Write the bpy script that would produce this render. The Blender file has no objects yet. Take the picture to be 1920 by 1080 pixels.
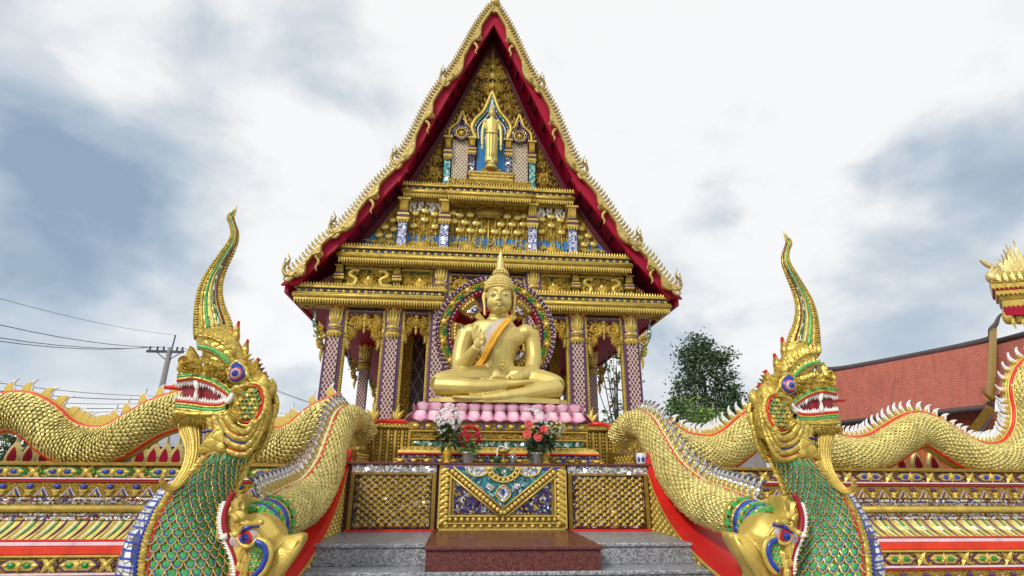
import bpy, bmesh, math, random
from mathutils import Vector, Matrix
random.seed(7)
PI = math.pi
sc = bpy.context.scene
COL = sc.collection

# ------------------------------------------------------------------ camera
FPX, PITCH, ROLL, YAW, CX, CZ = 1006.28, .3361, .0062, .0897, -.4488, 1.6
_H = Vector((math.sin(YAW), math.cos(YAW), 0)); _Z = Vector((0, 0, 1)); _R0 = Vector((math.cos(YAW), -math.sin(YAW), 0))
CF = _H*math.cos(PITCH) + _Z*math.sin(PITCH); _U0 = -_H*math.sin(PITCH) + _Z*math.cos(PITCH)
CR = _R0*math.cos(ROLL) + _U0*math.sin(ROLL); CU = -_R0*math.sin(ROLL) + _U0*math.cos(ROLL)
cam = bpy.data.cameras.new('camera'); camo = bpy.data.objects.new('camera', cam); COL.objects.link(camo)
cam.lens = 36*FPX/1920; cam.sensor_width = 36; cam.clip_end = 5000; cam.clip_start = .05
M = Matrix.Identity(4)
for i in range(3):
    M[i][0], M[i][1], M[i][2] = CR[i], CU[i], -CF[i]
M[0][3], M[1][3], M[2][3] = CX, 0, CZ
camo.matrix_world = M
sc.camera = camo
def ray(px, py): return CF + CR*((px-960)/FPX) + CU*((540-py)/FPX)
def at(px, py, Y):
    "world point where a sight line meets the vertical plane y = Y (used to take real sizes off the plan)"
    d = ray(px, py); return Vector((CX, 0, CZ)) + d*(Y/d.y)

# ------------------------------------------------------------------ node helper
class G:
    def __init__(s, tree): s.t = tree; s.N = tree.nodes; s.L = tree.links
    def n(s, typ, **kw):
        nd = s.N.new(typ)
        for k, v in kw.items():
            if k.startswith('i_'):
                key = k[2:]; key = int(key) if key.isdigit() else key.replace('_', ' ')
                s.put(nd.inputs[key], v)
            else: setattr(nd, k, v)
        return nd
    def put(s, inp, v):
        if isinstance(v, bpy.types.NodeSocket): s.L.new(v, inp)
        elif isinstance(v, bpy.types.Node): s.L.new(v.outputs[0], inp)
        else: inp.default_value = v
    def m(s, op, a, b=0., c=0., clamp=False):
        nd = s.N.new('ShaderNodeMath'); nd.operation = op; nd.use_clamp = clamp
        for i, v in enumerate((a, b, c)): s.put(nd.inputs[i], v)
        return nd.outputs[0]
    def ramp(s, fac, stops, interp='LINEAR'):
        nd = s.N.new('ShaderNodeValToRGB'); cr = nd.color_ramp; cr.interpolation = interp
        while len(cr.elements) < len(stops): cr.elements.new(.5)
        for e, (p, c) in zip(cr.elements, stops): e.position = p; e.color = (*c, 1) if len(c) == 3 else c
        s.put(nd.inputs[0], fac); return nd.outputs[0]
    def mix(s, fac, a, b):
        nd = s.N.new('ShaderNodeMix'); nd.data_type = 'RGBA'
        s.put(nd.inputs[0], fac)
        for i, v in ((6, a), (7, b)): s.put(nd.inputs[i], (*v, 1) if isinstance(v, tuple) and len(v) == 3 else v)
        return nd.outputs[2]
    def vmath(s, op, a, b=None, scale=None):
        nd = s.N.new('ShaderNodeVectorMath'); nd.operation = op; s.put(nd.inputs[0], a)
        if b is not None: s.put(nd.inputs[1], b)
        if scale is not None: s.put(nd.inputs['Scale'], scale)
        return nd

# ------------------------------------------------------------------ world: overcast tropical sky with blue-grey cloud banks
SUN_EL, SUN_AZ = math.radians(37), math.radians(-38)     # azimuth from straight behind the camera; negative = camera left
world = bpy.data.worlds.new('World'); sc.world = world; world.use_nodes = True
g = G(world.node_tree); g.N.clear()
sky = g.n('ShaderNodeTexSky', sky_type='NISHITA', sun_disc=False, sun_elevation=SUN_EL, sun_rotation=PI+SUN_AZ)
bsky = g.n('ShaderNodeBackground', i_Color=sky.outputs[0], i_Strength=.10)
tc = g.n('ShaderNodeTexCoord')
dirn = g.vmath('NORMALIZE', tc.outputs['Generated']).outputs[0]
sep = g.n('ShaderNodeSeparateXYZ', i_Vector=dirn)
den = g.m('ADD', g.m('MAXIMUM', sep.outputs[2], 0.), .22)
cmb = g.n('ShaderNodeCombineXYZ', i_X=g.m('DIVIDE', sep.outputs[0], den), i_Y=g.m('DIVIDE', sep.outputs[1], den), i_Z=sep.outputs[2])
n1 = g.n('ShaderNodeTexNoise', i_Vector=g.vmath('MULTIPLY', dirn, (1., 1., 1.7)).outputs[0], i_Scale=3.4, i_Detail=8., i_Roughness=.52, i_Distortion=.35)
n2 = g.n('ShaderNodeTexNoise', i_Vector=g.vmath('ADD', g.vmath('MULTIPLY', dirn, (1., 1., 1.6)).outputs[0], (7.3, 1.1, 3.)).outputs[0], i_Scale=2.6, i_Detail=6., i_Roughness=.55)
warp = g.vmath('SCALE', g.vmath('SUBTRACT', n2.outputs['Color'], (.5, .5, .5)).outputs[0], scale=.42).outputs[0]
wd = g.vmath('ADD', dirn, warp).outputs[0]
dark = g.m('MULTIPLY', g.m('SUBTRACT', n1.outputs['Fac'], .445), 1.9)
for px, py, rad, amt in ((60, 90, .36, .36), (60, 390, .26, .52), (330, 330, .22, .45), (560, 110, .28, .36), (230, 200, .15, -.50), (1800, 330, .23, 1.0), (1400, 380, .13, .62),
                         (1640, 640, .20, .45), (1250, 640, .15, .85), (120, 560, .24, .42), (470, 640, .2, .15), (1350, 120, .5, -.45), (650, 300, .22, -.30), (520, 430, .18, -.25),
                         (1560, 500, .22, -.35), (140, 650, .12, -.2), (1920, 20, .2, .12), (640, 720, .10, .45), (400, 60, .12, .25), (1700, 240, .2, -.25)):
    c = ray(px, py).normalized()
    dist = g.vmath('DISTANCE', wd, tuple(c)).outputs['Value']
    mr = g.n('ShaderNodeMapRange', interpolation_type='SMOOTHSTEP', i_Value=dist, i_1=0., i_2=rad, i_3=amt, i_4=0.)
    dark = g.m('ADD', dark, mr.outputs[0])
ccol = g.ramp(dark, [(0, (.92, .92, .92)), (.12, (.86, .865, .87)), (.34, (.66, .705, .75)), (.62, (.46, .545, .635)), (1, (.28, .38, .50))])
bcl = g.n('ShaderNodeBackground', i_Color=ccol, i_Strength=.93)
mixw = g.n('ShaderNodeMixShader', i_Fac=.93); g.L.new(bsky.outputs[0], mixw.inputs[1]); g.L.new(bcl.outputs[0], mixw.inputs[2])
g.L.new(mixw.outputs[0], g.n('ShaderNodeOutputWorld').inputs[0])
sun = bpy.data.lights.new('sun', 'SUN'); sun.energy = 2.0; sun.angle = math.radians(10); sun.color = (1, .95, .87)
suno = bpy.data.objects.new('sun', sun); COL.objects.link(suno); suno.location = (-6, -8, 14)
_sd = Vector((math.sin(SUN_AZ)*math.cos(SUN_EL), -math.cos(SUN_AZ)*math.cos(SUN_EL), math.sin(SUN_EL)))
suno.rotation_euler = _sd.to_track_quat('Z', 'Y').to_euler()
vs = sc.view_settings; vs.view_transform = 'Standard'; vs.look = 'None'; vs.exposure = .22; vs.gamma = 1; vs.use_curve_mapping = False

# ------------------------------------------------------------------ materials
MATS = {}
def newmat(name):
    m = bpy.data.materials.new(name); m.use_nodes = True; gg = G(m.node_tree); b = gg.N['Principled BSDF']; MATS[name] = m
    return m, gg, b
def obco(g): return g.n('ShaderNodeTexCoord').outputs['Object']
def paint(name, col, rough=.5, metal=0., var=.18, scale=6., bump=.0, bscale=60., spec=.5, coat=0., dirt=.28, engrave=0.):
    m, g, b = newmat(name); co = obco(g)
    nz = g.n('ShaderNodeTexNoise', i_Vector=co, i_Scale=scale, i_Detail=6., i_Roughness=.65)
    lo = tuple(c*(1-var) for c in col); hi = tuple(min(1, c*(1+var)) for c in col)
    c = g.ramp(nz.outputs['Fac'], [(.3, lo), (.7, hi)])
    if dirt:        # weathering: blotches and rain streaks
        st = g.n('ShaderNodeTexNoise', i_Vector=g.vmath('MULTIPLY', co, (5., 5., .9)).outputs[0], i_Scale=1.3, i_Detail=8., i_Roughness=.7)
        c = g.mix(g.m('MULTIPLY', g.ramp(st.outputs['Fac'], [(.50, (0, 0, 0)), (.72, (1, 1, 1))]), dirt*1.8, clamp=True), c, tuple(x*.35+.012 for x in col))
    h = None
    if engrave:     # incised lines of the gilding; brown crevice shade mixed into their colour
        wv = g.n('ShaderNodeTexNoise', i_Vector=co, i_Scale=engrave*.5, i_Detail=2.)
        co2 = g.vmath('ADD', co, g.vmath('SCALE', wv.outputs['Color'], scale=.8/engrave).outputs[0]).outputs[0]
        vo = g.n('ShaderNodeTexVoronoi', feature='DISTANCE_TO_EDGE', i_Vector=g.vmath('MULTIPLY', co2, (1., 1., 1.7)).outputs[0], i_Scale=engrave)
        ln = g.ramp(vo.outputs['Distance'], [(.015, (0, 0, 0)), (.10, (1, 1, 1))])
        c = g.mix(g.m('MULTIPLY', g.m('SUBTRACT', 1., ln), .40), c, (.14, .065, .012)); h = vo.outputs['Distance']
    g.put(b.inputs['Base Color'], c)
    g.put(b.inputs['Roughness'], g.m('ADD', g.m('MULTIPLY', nz.outputs['Fac'], .25), max(.02, rough-.12)))
    b.inputs['Metallic'].default_value = metal; b.inputs['Specular IOR Level'].default_value = spec
    b.inputs['Coat Weight'].default_value = coat; b.inputs['Coat Roughness'].default_value = .15
    if bump or engrave:
        bz = g.n('ShaderNodeTexNoise', i_Vector=co, i_Scale=bscale, i_Detail=4.)
        hh = g.m('MULTIPLY', bz.outputs['Fac'], max(bump, .05)*1.5)
        if engrave: hh = g.m('ADD', hh, g.m('MULTIPLY', g.m('MINIMUM', h, .25), 3.))
        g.put(b.inputs['Normal'], g.n('ShaderNodeBump', i_Strength=.32 if engrave else min(1., bump*1.5), i_Distance=.02, i_Height=hh))
    return m
def carved(name, gold, ground, scale=22., cover=.55, metal=.5, rough=.4, second=None):
    "gilded carving over a painted ground, with inlay"
    m, g, b = newmat(name); co = obco(g)
    w = g.n('ShaderNodeTexNoise', i_Vector=co, i_Scale=scale*.6, i_Detail=2.)
    co2 = g.vmath('ADD', co, g.vmath('SCALE', w.outputs['Color'], scale=.9/scale).outputs[0]).outputs[0]
    vo = g.n('ShaderNodeTexVoronoi', feature='DISTANCE_TO_EDGE', i_Vector=co2, i_Scale=scale)
    wv = g.n('ShaderNodeTexWave', wave_type='RINGS', i_Vector=co2, i_Scale=scale*.35, i_Distortion=6., i_Detail=2.)
    h = g.m('ADD', g.m('MULTIPLY', vo.outputs['Distance'], 1.6), g.m('MULTIPLY', wv.outputs['Fac'], .35))
    fac = g.ramp(h, [(.5-cover*.6, (0, 0, 0)), (.62-cover*.6, (1, 1, 1))])
    gd = ground
    if second:
        vc = g.n('ShaderNodeTexVoronoi', i_Vector=co2, i_Scale=scale*.5)
        gd = g.ramp(g.n('ShaderNodeSeparateColor', i_Color=vc.outputs['Color']).outputs[0], [(0, ground), (.5, second)], 'CONSTANT')
    g.put(b.inputs['Base Color'], g.mix(fac, gd, gold)); b.inputs['Roughness'].default_value = rough
    g.put(b.inputs['Metallic'], g.m('MULTIPLY', fac, metal))
    g.put(b.inputs['Normal'], g.n('ShaderNodeBump', i_Strength=.9, i_Distance=.03, i_Height=h))
    return m
def mosaic(name, cols, scale=40., rough=.12, metal=.25, tilt=.35, grid=False):
    "small cut glass tiles, each set at its own slight angle"
    m, g, b = newmat(name); co = obco(g)
    vo = g.n('ShaderNodeTexVoronoi', i_Vector=co, i_Scale=scale, i_Randomness=.12 if grid else .9)
    ed = g.n('ShaderNodeTexVoronoi', feature='DISTANCE_TO_EDGE', i_Vector=co, i_Scale=scale, i_Randomness=.12 if grid else .9)
    sc_ = g.n('ShaderNodeSeparateColor', i_Color=vo.outputs['Color'])
    c = g.ramp(sc_.outputs[0], [(i/len(cols), cc) for i, cc in enumerate(cols)], 'CONSTANT')
    gap = g.ramp(ed.outputs['Distance'], [(.03, (0, 0, 0)), (.07, (1, 1, 1))])
    g.put(b.inputs['Base Color'], g.mix(gap, (.05, .035, .03), c))
    g.put(b.inputs['Metallic'], g.m('MULTIPLY', gap, metal)); b.inputs['Roughness'].default_value = rough
    geo = g.n('ShaderNodeNewGeometry')
    t = g.vmath('SCALE', g.vmath('SUBTRACT', vo.outputs['Color'], (.5, .5, .5)).outputs[0], scale=tilt*2).outputs[0]
    g.put(b.inputs['Normal'], g.vmath('NORMALIZE', g.vmath('ADD', geo.outputs['Normal'], t)).outputs[0])
    return m
def lattice(name, line, cell, p=.11, asp=1.7, w=.26, cell2=None, metal=0., rough=.35):
    "diamond lattice drawn over faces that run along x or y"
    m, g, b = newmat(name); s = g.n('ShaderNodeSeparateXYZ', i_Vector=obco(g))
    u = g.m('ADD', s.outputs[0], s.outputs[1]); v = g.m('DIVIDE', s.outputs[2], asp)
    a = g.m('FRACT', g.m('DIVIDE', g.m('ADD', u, v), p)); c = g.m('FRACT', g.m('DIVIDE', g.m('SUBTRACT', u, v), p))
    fa = g.m('LESS_THAN', g.m('ABSOLUTE', g.m('SUBTRACT', a, .5)), w/2); fc = g.m('LESS_THAN', g.m('ABSOLUTE', g.m('SUBTRACT', c, .5)), w/2)
    fac = g.m('MAXIMUM', fa, fc)
    nz = g.n('ShaderNodeTexNoise', i_Vector=obco(g), i_Scale=25., i_Detail=3.)
    cc = cell
    if cell2:
        wn = g.n('ShaderNodeTexVoronoi', i_Vector=obco(g), i_Scale=18.)
        cc = g.mix(g.n('ShaderNodeSeparateColor', i_Color=wn.outputs['Color']).outputs[0], cell, cell2)
    ln = g.ramp(nz.outputs['Fac'], [(.35, tuple(x*.7 for x in line)), (.65, line)])
    g.put(b.inputs['Base Color'], g.mix(fac, cc, ln)); b.inputs['Roughness'].default_value = rough
    g.put(b.inputs['Metallic'], g.m('MULTIPLY', fac, metal))
    g.put(b.inputs['Normal'], g.n('ShaderNodeBump', i_Strength=.6, i_Distance=.015, i_Height=fac))
    return m
paint('gold', (.60, .43, .085), .40, .42, .25, 9, .25, 90)
paint('gold_bright', (.66, .49, .11), .38, .42, .22, 7, .25, 70)
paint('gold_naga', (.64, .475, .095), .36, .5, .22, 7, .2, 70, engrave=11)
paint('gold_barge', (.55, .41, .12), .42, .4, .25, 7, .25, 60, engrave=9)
paint('gold_scale', (.68, .57, .20), .34, .5, .30, 11, .12, 80)
paint('gold_statue', (.64, .51, .17), .50, .6, .16, 2.2, .05, 40, dirt=.22)
paint('gold_dark', (.33, .20, .03), .45, .5, .3, 9, .3, 70)
paint('gold_pale', (.70, .58, .24), .4, .35, .2, 8, .2, 60)
carved('carved_gold', (.58, .37, .04), (.05, .012, .012), 26, .55, second=(.03, .05, .04))
carved('carved_green', (.50, .34, .04), (.008, .09, .035), 22, .12)
carved('carved_dark', (.30, .17, .02), (.07, .008, .014), 24, .22)  # duller carving on a darker maroon ground, behind the gilded scrolls
carved('carved_maroon', (.55, .36, .05), (.10, .012, .02), 30, .5)
carved('carved_fine', (.62, .42, .06), (.07, .02, .03), 48, .6)
carved('carved_blue', (.62, .42, .06), (.015, .13, .30), 22, .45)
paint('crimson', (.34, .004, .030), .5, 0, .15, 2, .1, 20, spec=.2, dirt=.1)
paint('crimson_dark', (.10, .008, .018), .5, 0, .3, 2)
paint('red', (.66, .02, .012), .35, 0, .15, 4)
paint('vermilion', (.74, .05, .02), .5, 0, .16, 3, .1, 25, spec=.3, dirt=.25)
paint('coping_red', (.58, .014, .010), .5, 0, .18, 3, .15, 25, spec=.3, dirt=.2)
paint('purple', (.10, .035, .11), .4, 0, .3, 14)
paint('blue', (.025, .06, .38), .25, .1, .3, 14)
paint('sky_blue', (.01, .20, .50), .4, 0, .2, 3)
paint('green', (.02, .27, .06), .15, .15, .4, 16)
paint('white', (.80, .80, .79), .35, 0, .08, 6)
paint('white_fin', (.80, .82, .83), .25, .15, .12, 9, dirt=0.)
paint('pink', (.72, .30, .40), .45, 0, .14, 9)
paint('pink_light', (.80, .58, .64), .42, 0, .10, 6)
m_, g_, b_ = newmat('lotus_petal'); sp_ = g_.n('ShaderNodeSeparateXYZ', i_Vector=obco(g_))
ed_ = g_.m('MAXIMUM', g_.m('MULTIPLY', g_.m('ABSOLUTE', sp_.outputs[0]), 12.), g_.m('MULTIPLY', g_.m('ABSOLUTE', sp_.outputs[2]), 5.5))
nz_ = g_.n('ShaderNodeTexNoise', i_Vector=g_.vmath('ADD', obco(g_), g_.n('ShaderNodeNewGeometry').outputs['Position']).outputs[0], i_Scale=7., i_Detail=5.)
g_.put(b_.inputs['Base Color'], g_.ramp(g_.m('ADD', ed_, g_.m('MULTIPLY', g_.m('SUBTRACT', nz_.outputs['Fac'], .5), .8)), [(.2, (.76, .56, .63)), (.6, (.66, .32, .44)), (.95, (.42, .10, .20))])); b_.inputs['Roughness'].default_value = .45
paint('orange_cloth', (.80, .40, .03), .7, 0, .1, 8, .3, 40)
paint('white_cloth', (.58, .52, .42), .8, 0, .08, 8)
paint('black', (.012, .012, .014), .35, dirt=0.)
paint('cable_black', (.03, .035, .045), .6, dirt=0.)
paint('tooth', (.86, .85, .80), .3, 0, .06, 9, dirt=0.)
paint('mouth_red', (.30, .008, .02), .4, 0, .3, 8)
paint('concrete', (.30, .29, .29), .85, 0, .2, 3, .3, 30)
paint('ground', (.33, .31, .29), .9, 0, .2, .6, .3, 20)
paint('wood', (.42, .115, .03), .7, 0, .35, 3, .3, 15)
paint('ridge', (.07, .055, .06), .7, 0, .2, 4)
paint('leaf_dark', (.035, .075, .022), .6, 0, .5, 1.2)
paint('leaf_mid', (.09, .18, .035), .6, 0, .5, 1.5)
paint('leaf_light', (.22, .36, .04), .6, 0, .4, 1.5)
paint('bark', (.07, .055, .045), .9, 0, .3, 4, .5, 20)
paint('petal_white', (.80, .80, .78), .6, 0, .08, 30, dirt=0.)
paint('petal_red', (.55, .012, .05), .55, 0, .3, 30)
paint('petal_coral', (.78, .13, .12), .55, 0, .2, 30)
paint('petal_cream', (.75, .68, .40), .6, 0, .15, 30)
paint('scale_deep', (.26, .20, .04), .5, .3, .3, 9)
paint('scale_green', (.52, .46, .14), .32, .4, .25, 14)
paint('gold_disc', (.72, .56, .16), .35, .45, .2, 9, .2, 60, dirt=.15)
paint('bead_white', (.52, .42, .42), .3, 0, .2, 20)
paint('glazed_yellow', (.72, .44, .02), .2, .1, .1, 9, coat=.5)
paint('plastic_white', (.72, .73, .74), .35, 0, .06, 5)
paint('moss_green', (.02, .10, .03), .4)
paint('tin_roof', (.33, .37, .42), .5, .2, .2, 2)
paint('dark_grey', (.06, .065, .075), .8)  # dark grey of the shed wall, pole crossarm and braces
mosaic('mirror_white', [(.85, .86, .86), (.62, .66, .70), (.9, .9, .88), (.30, .33, .36), (.78, .80, .82)], 42, .1, .55)
mosaic('mirror_fin', [(.86, .87, .88), (.70, .74, .78), (.9, .9, .9), (.45, .48, .52), (.8, .82, .84), (.12, .12, .22)], 16, .12, .35, .2)
mosaic('mosaic_teal', [(.02, .20, .24), (.04, .34, .34), (.01, .12, .20), (.35, .55, .55), (.02, .25, .30)], 38)
mosaic('mosaic_teal_grid', [(.10, .45, .42), (.20, .60, .55), (.05, .30, .34), (.50, .75, .70)], 18, grid=True)
mosaic('mosaic_bluewhite', [(.70, .72, .80), (.10, .16, .50), (.55, .60, .75), (.18, .25, .60), (.8, .8, .85)], 24, grid=True)
mosaic('mosaic_night', [(.015, .02, .12), (.45, .28, .03), (.03, .05, .28), (.01, .01, .05), (.5, .5, .5), (.02, .08, .2), (.14, .04, .18)], 42)
mosaic('mosaic_mixed', [(.30, .18, .03), (.03, .02, .03), (.45, .42, .40), (.07, .02, .03), (.04, .03, .02), (.10, .05, .02), (.05, .04, .12), (.05, .02, .02)], 40)
mosaic('mosaic_stripe', [(.75, .75, .73), (.05, .07, .3), (.6, .55, .5), (.35, .03, .03), (.55, .38, .08), (.8, .8, .8)], 30)
mosaic('mosaic_dim', [(.42, .40, .36), (.16, .15, .17), (.48, .34, .10), (.55, .54, .50), (.08, .06, .08), (.40, .28, .08)], 34)
mosaic('mosaic_green', [(.03, .22, .12), (.65, .70, .66), (.02, .12, .09), (.05, .32, .22), (.5, .5, .4)], 34)
mosaic('mosaic_violet', [(.10, .06, .16), (.40, .34, .5), (.2, .1, .1), (.6, .56, .6), (.05, .03, .09)], 40)
lattice('lattice_column', (.74, .61, .57), (.20, .05, .04), .078, 1.6, .25, (.10, .025, .035))
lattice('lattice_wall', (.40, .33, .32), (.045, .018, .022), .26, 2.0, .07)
lattice('lattice_gold', (.60, .41, .06), (.10, .03, .02), .095, 1.0, .42, metal=.5)
lattice('lattice_beige', (.66, .58, .42), (.20, .09, .04), .085, 1.25, .45, metal=.25)
def granite(name, a, b_, c, scale=120., rough=.22):
    m, g, b = newmat(name); co = obco(g)
    n = g.n('ShaderNodeTexNoise', i_Vector=co, i_Scale=scale, i_Detail=3., i_Roughness=.8)
    v = g.n('ShaderNodeTexVoronoi', i_Vector=co, i_Scale=scale*.7)
    big = g.n('ShaderNodeTexNoise', i_Vector=co, i_Scale=3., i_Detail=4.)
    f = g.m('ADD', g.m('MULTIPLY', n.outputs['Fac'], .75), g.m('MULTIPLY', g.n('ShaderNodeSeparateColor', i_Color=v.outputs['Color']).outputs[0], .25))
    col = g.ramp(f, [(.36, a), (.5, b_), (.64, c)])
    g.put(b.inputs['Base Color'], g.mix(g.m('MULTIPLY', g.ramp(big.outputs['Fac'], [(.35, (0, 0, 0)), (.7, (1, 1, 1))]), .35), col, tuple(x*.6 for x in b_)))
    g.put(b.inputs['Roughness'], g.m('ADD', g.m('MULTIPLY', big.outputs['Fac'], .3), rough-.1))
    return m
granite('granite_grey', (.08, .085, .10), (.26, .27, .30), (.50, .51, .54), 110, .3)
granite('granite_red', (.05, .010, .010), (.12, .026, .022), (.20, .055, .045), 120, .27)
def tiles(name, ca, cb, su, sv):
    m, g, b = newmat(name); uv = g.n('ShaderNodeTexCoord').outputs['UV']
    s = g.n('ShaderNodeSeparateXYZ', i_Vector=uv)
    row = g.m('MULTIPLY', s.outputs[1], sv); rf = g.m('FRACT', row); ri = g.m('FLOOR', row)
    uu = g.m('ADD', g.m('MULTIPLY', s.outputs[0], su), g.m('MULTIPLY', g.m('MODULO', ri, 2.), .5)); uf = g.m('FRACT', uu); ui = g.m('FLOOR', uu)
    wn = g.n('ShaderNodeTexWhiteNoise', noise_dimensions='2D', i_Vector=g.n('ShaderNodeCombineXYZ', i_X=ui, i_Y=ri))
    big = g.n('ShaderNodeTexNoise', i_Vector=uv, i_Scale=3., i_Detail=6.)
    stain = g.n('ShaderNodeTexNoise', i_Vector=g.vmath('MULTIPLY', uv, (14., 1.2, 1.)).outputs[0], i_Scale=2., i_Detail=5.)
    fac = g.m('ADD', g.m('MULTIPLY', wn.outputs['Value'], .5), g.m('MULTIPLY', big.outputs['Fac'], .5))
    col = g.mix(fac, ca, cb)
    col = g.mix(g.ramp(stain.outputs['Fac'], [(.5, (0, 0, 0)), (.78, (.5, .5, .5))]), col, tuple(x*.45 for x in ca))
    col = g.mix(g.m('MULTIPLY', g.m('LESS_THAN', rf, .2), .45), col, tuple(x*.35 for x in ca))  # shadow gap under each tile row, painted as a darker joint line
    tip = g.m('SUBTRACT', 1., g.m('ABSOLUTE', g.m('SUBTRACT', uf, .5)))
    h = g.m('ADD', g.m('MULTIPLY', rf, -1.), g.m('MULTIPLY', tip, .6))
    g.put(b.inputs['Base Color'], col); b.inputs['Roughness'].default_value = .75
    g.put(b.inputs['Normal'], g.n('ShaderNodeBump', i_Strength=1., i_Distance=.06, i_Height=h))
    return m
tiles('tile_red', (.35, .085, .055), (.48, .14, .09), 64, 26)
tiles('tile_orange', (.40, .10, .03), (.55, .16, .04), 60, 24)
m_, g_, b_ = newmat('clear_glass'); b_.inputs['Transmission Weight'].default_value = .85; b_.inputs['Roughness'].default_value = .05; b_.inputs['Base Color'].default_value = (.9, .93, .95, 1)

# ------------------------------------------------------------------ mesh builder
def catmull(pts, n=8):
    P = [Vector(p) for p in pts]; P = [P[0]*2-P[1]] + P + [P[-1]*2-P[-2]]; out = []
    for i in range(1, len(P)-2):
        a, b, c, d = P[i-1:i+3]
        for k in range(n):
            t = k/n; out.append(.5*((2*b) + (c-a)*t + (2*a-5*b+4*c-d)*t*t + (3*b-a-3*c+d)*t**3))
    out.append(P[-2].copy()); return out
def lerpl(L, t):
    t = max(0, min(1, t))*(len(L)-1); i = min(int(t), len(L)-2); f = t-i; return L[i]*(1-f)+L[i+1]*f
def earclip_ok(poly): return list(range(len(poly)))
class MB:
    def __init__(s): s.v = []; s.f = []; s.mi = []; s.sm = []; s.uv = {}
    def add(s, vs, fs, m=0, sm=False):
        o = len(s.v); s.v += [Vector(v) for v in vs]
        for f in fs: s.f.append([i+o for i in f]); s.mi.append(m); s.sm.append(sm)
        return s
    def box(s, x0, x1, y0, y1, z0, z1, m=0):
        return s.add([(x, y, z) for z in (z0, z1) for y in (y0, y1) for x in (x0, x1)],
                     [(0, 2, 3, 1), (4, 5, 7, 6), (0, 1, 5, 4), (2, 6, 7, 3), (0, 4, 6, 2), (1, 3, 7, 5)], m)
    def bbox(s, x0, x1, y0, y1, z0, z1, m=0, b=.01):
        "box with a chamfer on the front and side edges"
        v = []
        for z, i in ((z0, b), (z0+b, 0), (z1-b, 0), (z1, b)):
            v += [(x0+i, y0+i, z), (x1-i, y0+i, z), (x1-i, y1, z), (x0+i, y1, z)]
        f = [(3, 2, 1, 0), (12, 13, 14, 15)]
        for k in range(3):
            for j in range(4): f.append((k*4+j, k*4+(j+1) % 4, k*4+4+(j+1) % 4, k*4+4+j))
        return s.add(v, f, m)
    def prism(s, pts, y0, y1, m=0, bev=0., sm=False):
        "outline in x,z extruded from y0 (front) to y1, optional bevel at both ends"
        P = [Vector((p[0], p[-1])) for p in pts]; n = len(P)
        ar = sum(P[i].x*P[(i+1) % n].y-P[(i+1) % n].x*P[i].y for i in range(n))
        if ar < 0: P.reverse()
        def off(d):
            out = []
            for i in range(n):
                a, b, c = P[i-1], P[i], P[(i+1) % n]; e1 = (b-a).normalized(); e2 = (c-b).normalized()
                nn = Vector((-e1.y-e2.y, e1.x+e2.x)); l = nn.length
                out.append(b + (nn/l*d*min(1.6, 2/max(l, .6)) if l > 1e-6 else Vector((0, 0))))
            return out
        rings = [(off(bev), y0), (P, y0+bev), (P, y1-bev), (off(bev), y1)] if bev else [(P, y0), (P, y1)]
        v = [(p.x, y, p.y) for R, y in rings for p in R]; f = [list(range(n)), list(range(len(v)-1, len(v)-n-1, -1))]
        for k in range(len(rings)-1):
            for i in range(n): j = (i+1) % n; f.append((k*n+j, k*n+i, k*n+n+i, k*n+n+j))
        return s.add(v, f, m, sm)
    def tube(s, path, r, n=8, m=0, ref=(0, 1, 0), cap=True, sm=True, seg=None):
        P = [Vector(p) for p in path]; N = len(P); vs = []; ref = Vector(ref)
        for i, p in enumerate(P):
            T = (P[min(i+1, N-1)]-P[max(i-1, 0)]); T = T.normalized() if T.length > 1e-9 else Vector((0, 0, 1))
            A = ref - T*ref.dot(T)
            if A.length < 1e-3: A = Vector((1, 0, .01)) - T*Vector((1, 0, .01)).dot(T)
            A.normalize(); B = T.cross(A)
            rr = r(i/(N-1)) if callable(r) else (r[i] if isinstance(r, (list,)) else r)
            ra, rb = rr if isinstance(rr, tuple) else (rr, rr)
            vs += [p + A*ra*math.cos(2*PI*k/n) + B*rb*math.sin(2*PI*k/n) for k in range(n)]
        f = [(i*n+k, i*n+(k+1) % n, i*n+n+(k+1) % n, i*n+n+k) for i in range(N-1) for k in range(n)]
        if cap: f += [list(range(n-1, -1, -1)), list(range((N-1)*n, N*n))]
        return s.add(vs, f, m, sm)
    def ell(s, c, r, m=0, nu=12, nv=8, rot=None):
        c = Vector(c); r = (r, r, r) if not isinstance(r, tuple) else r; vs = []
        for j in range(nv+1):
            ph = PI*j/nv
            for i in range(nu):
                th = 2*PI*i/nu; v = Vector((r[0]*math.sin(ph)*math.cos(th), r[1]*math.sin(ph)*math.sin(th), r[2]*math.cos(ph)))
                vs.append(c + (rot @ v if rot else v))
        f = [(j*nu+i, j*nu+nu+i, j*nu+nu+(i+1) % nu, j*nu+(i+1) % nu) for j in range(nv) for i in range(nu)]
        return s.add(vs, f, m, True)
    def lathe(s, prof, c=(0, 0, 0), n=16, m=0, sm=True):
        vs = [(c[0]+r*math.cos(2*PI*k/n), c[1]+r*math.sin(2*PI*k/n), c[2]+z) for r, z in prof for k in range(n)]; N = len(prof)
        f = [(i*n+k, i*n+(k+1) % n, i*n+n+(k+1) % n, i*n+n+k) for i in range(N-1) for k in range(n)] + [list(range(n-1, -1, -1)), list(range((N-1)*n, N*n))]
        return s.add(vs, f, m, sm)
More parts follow.
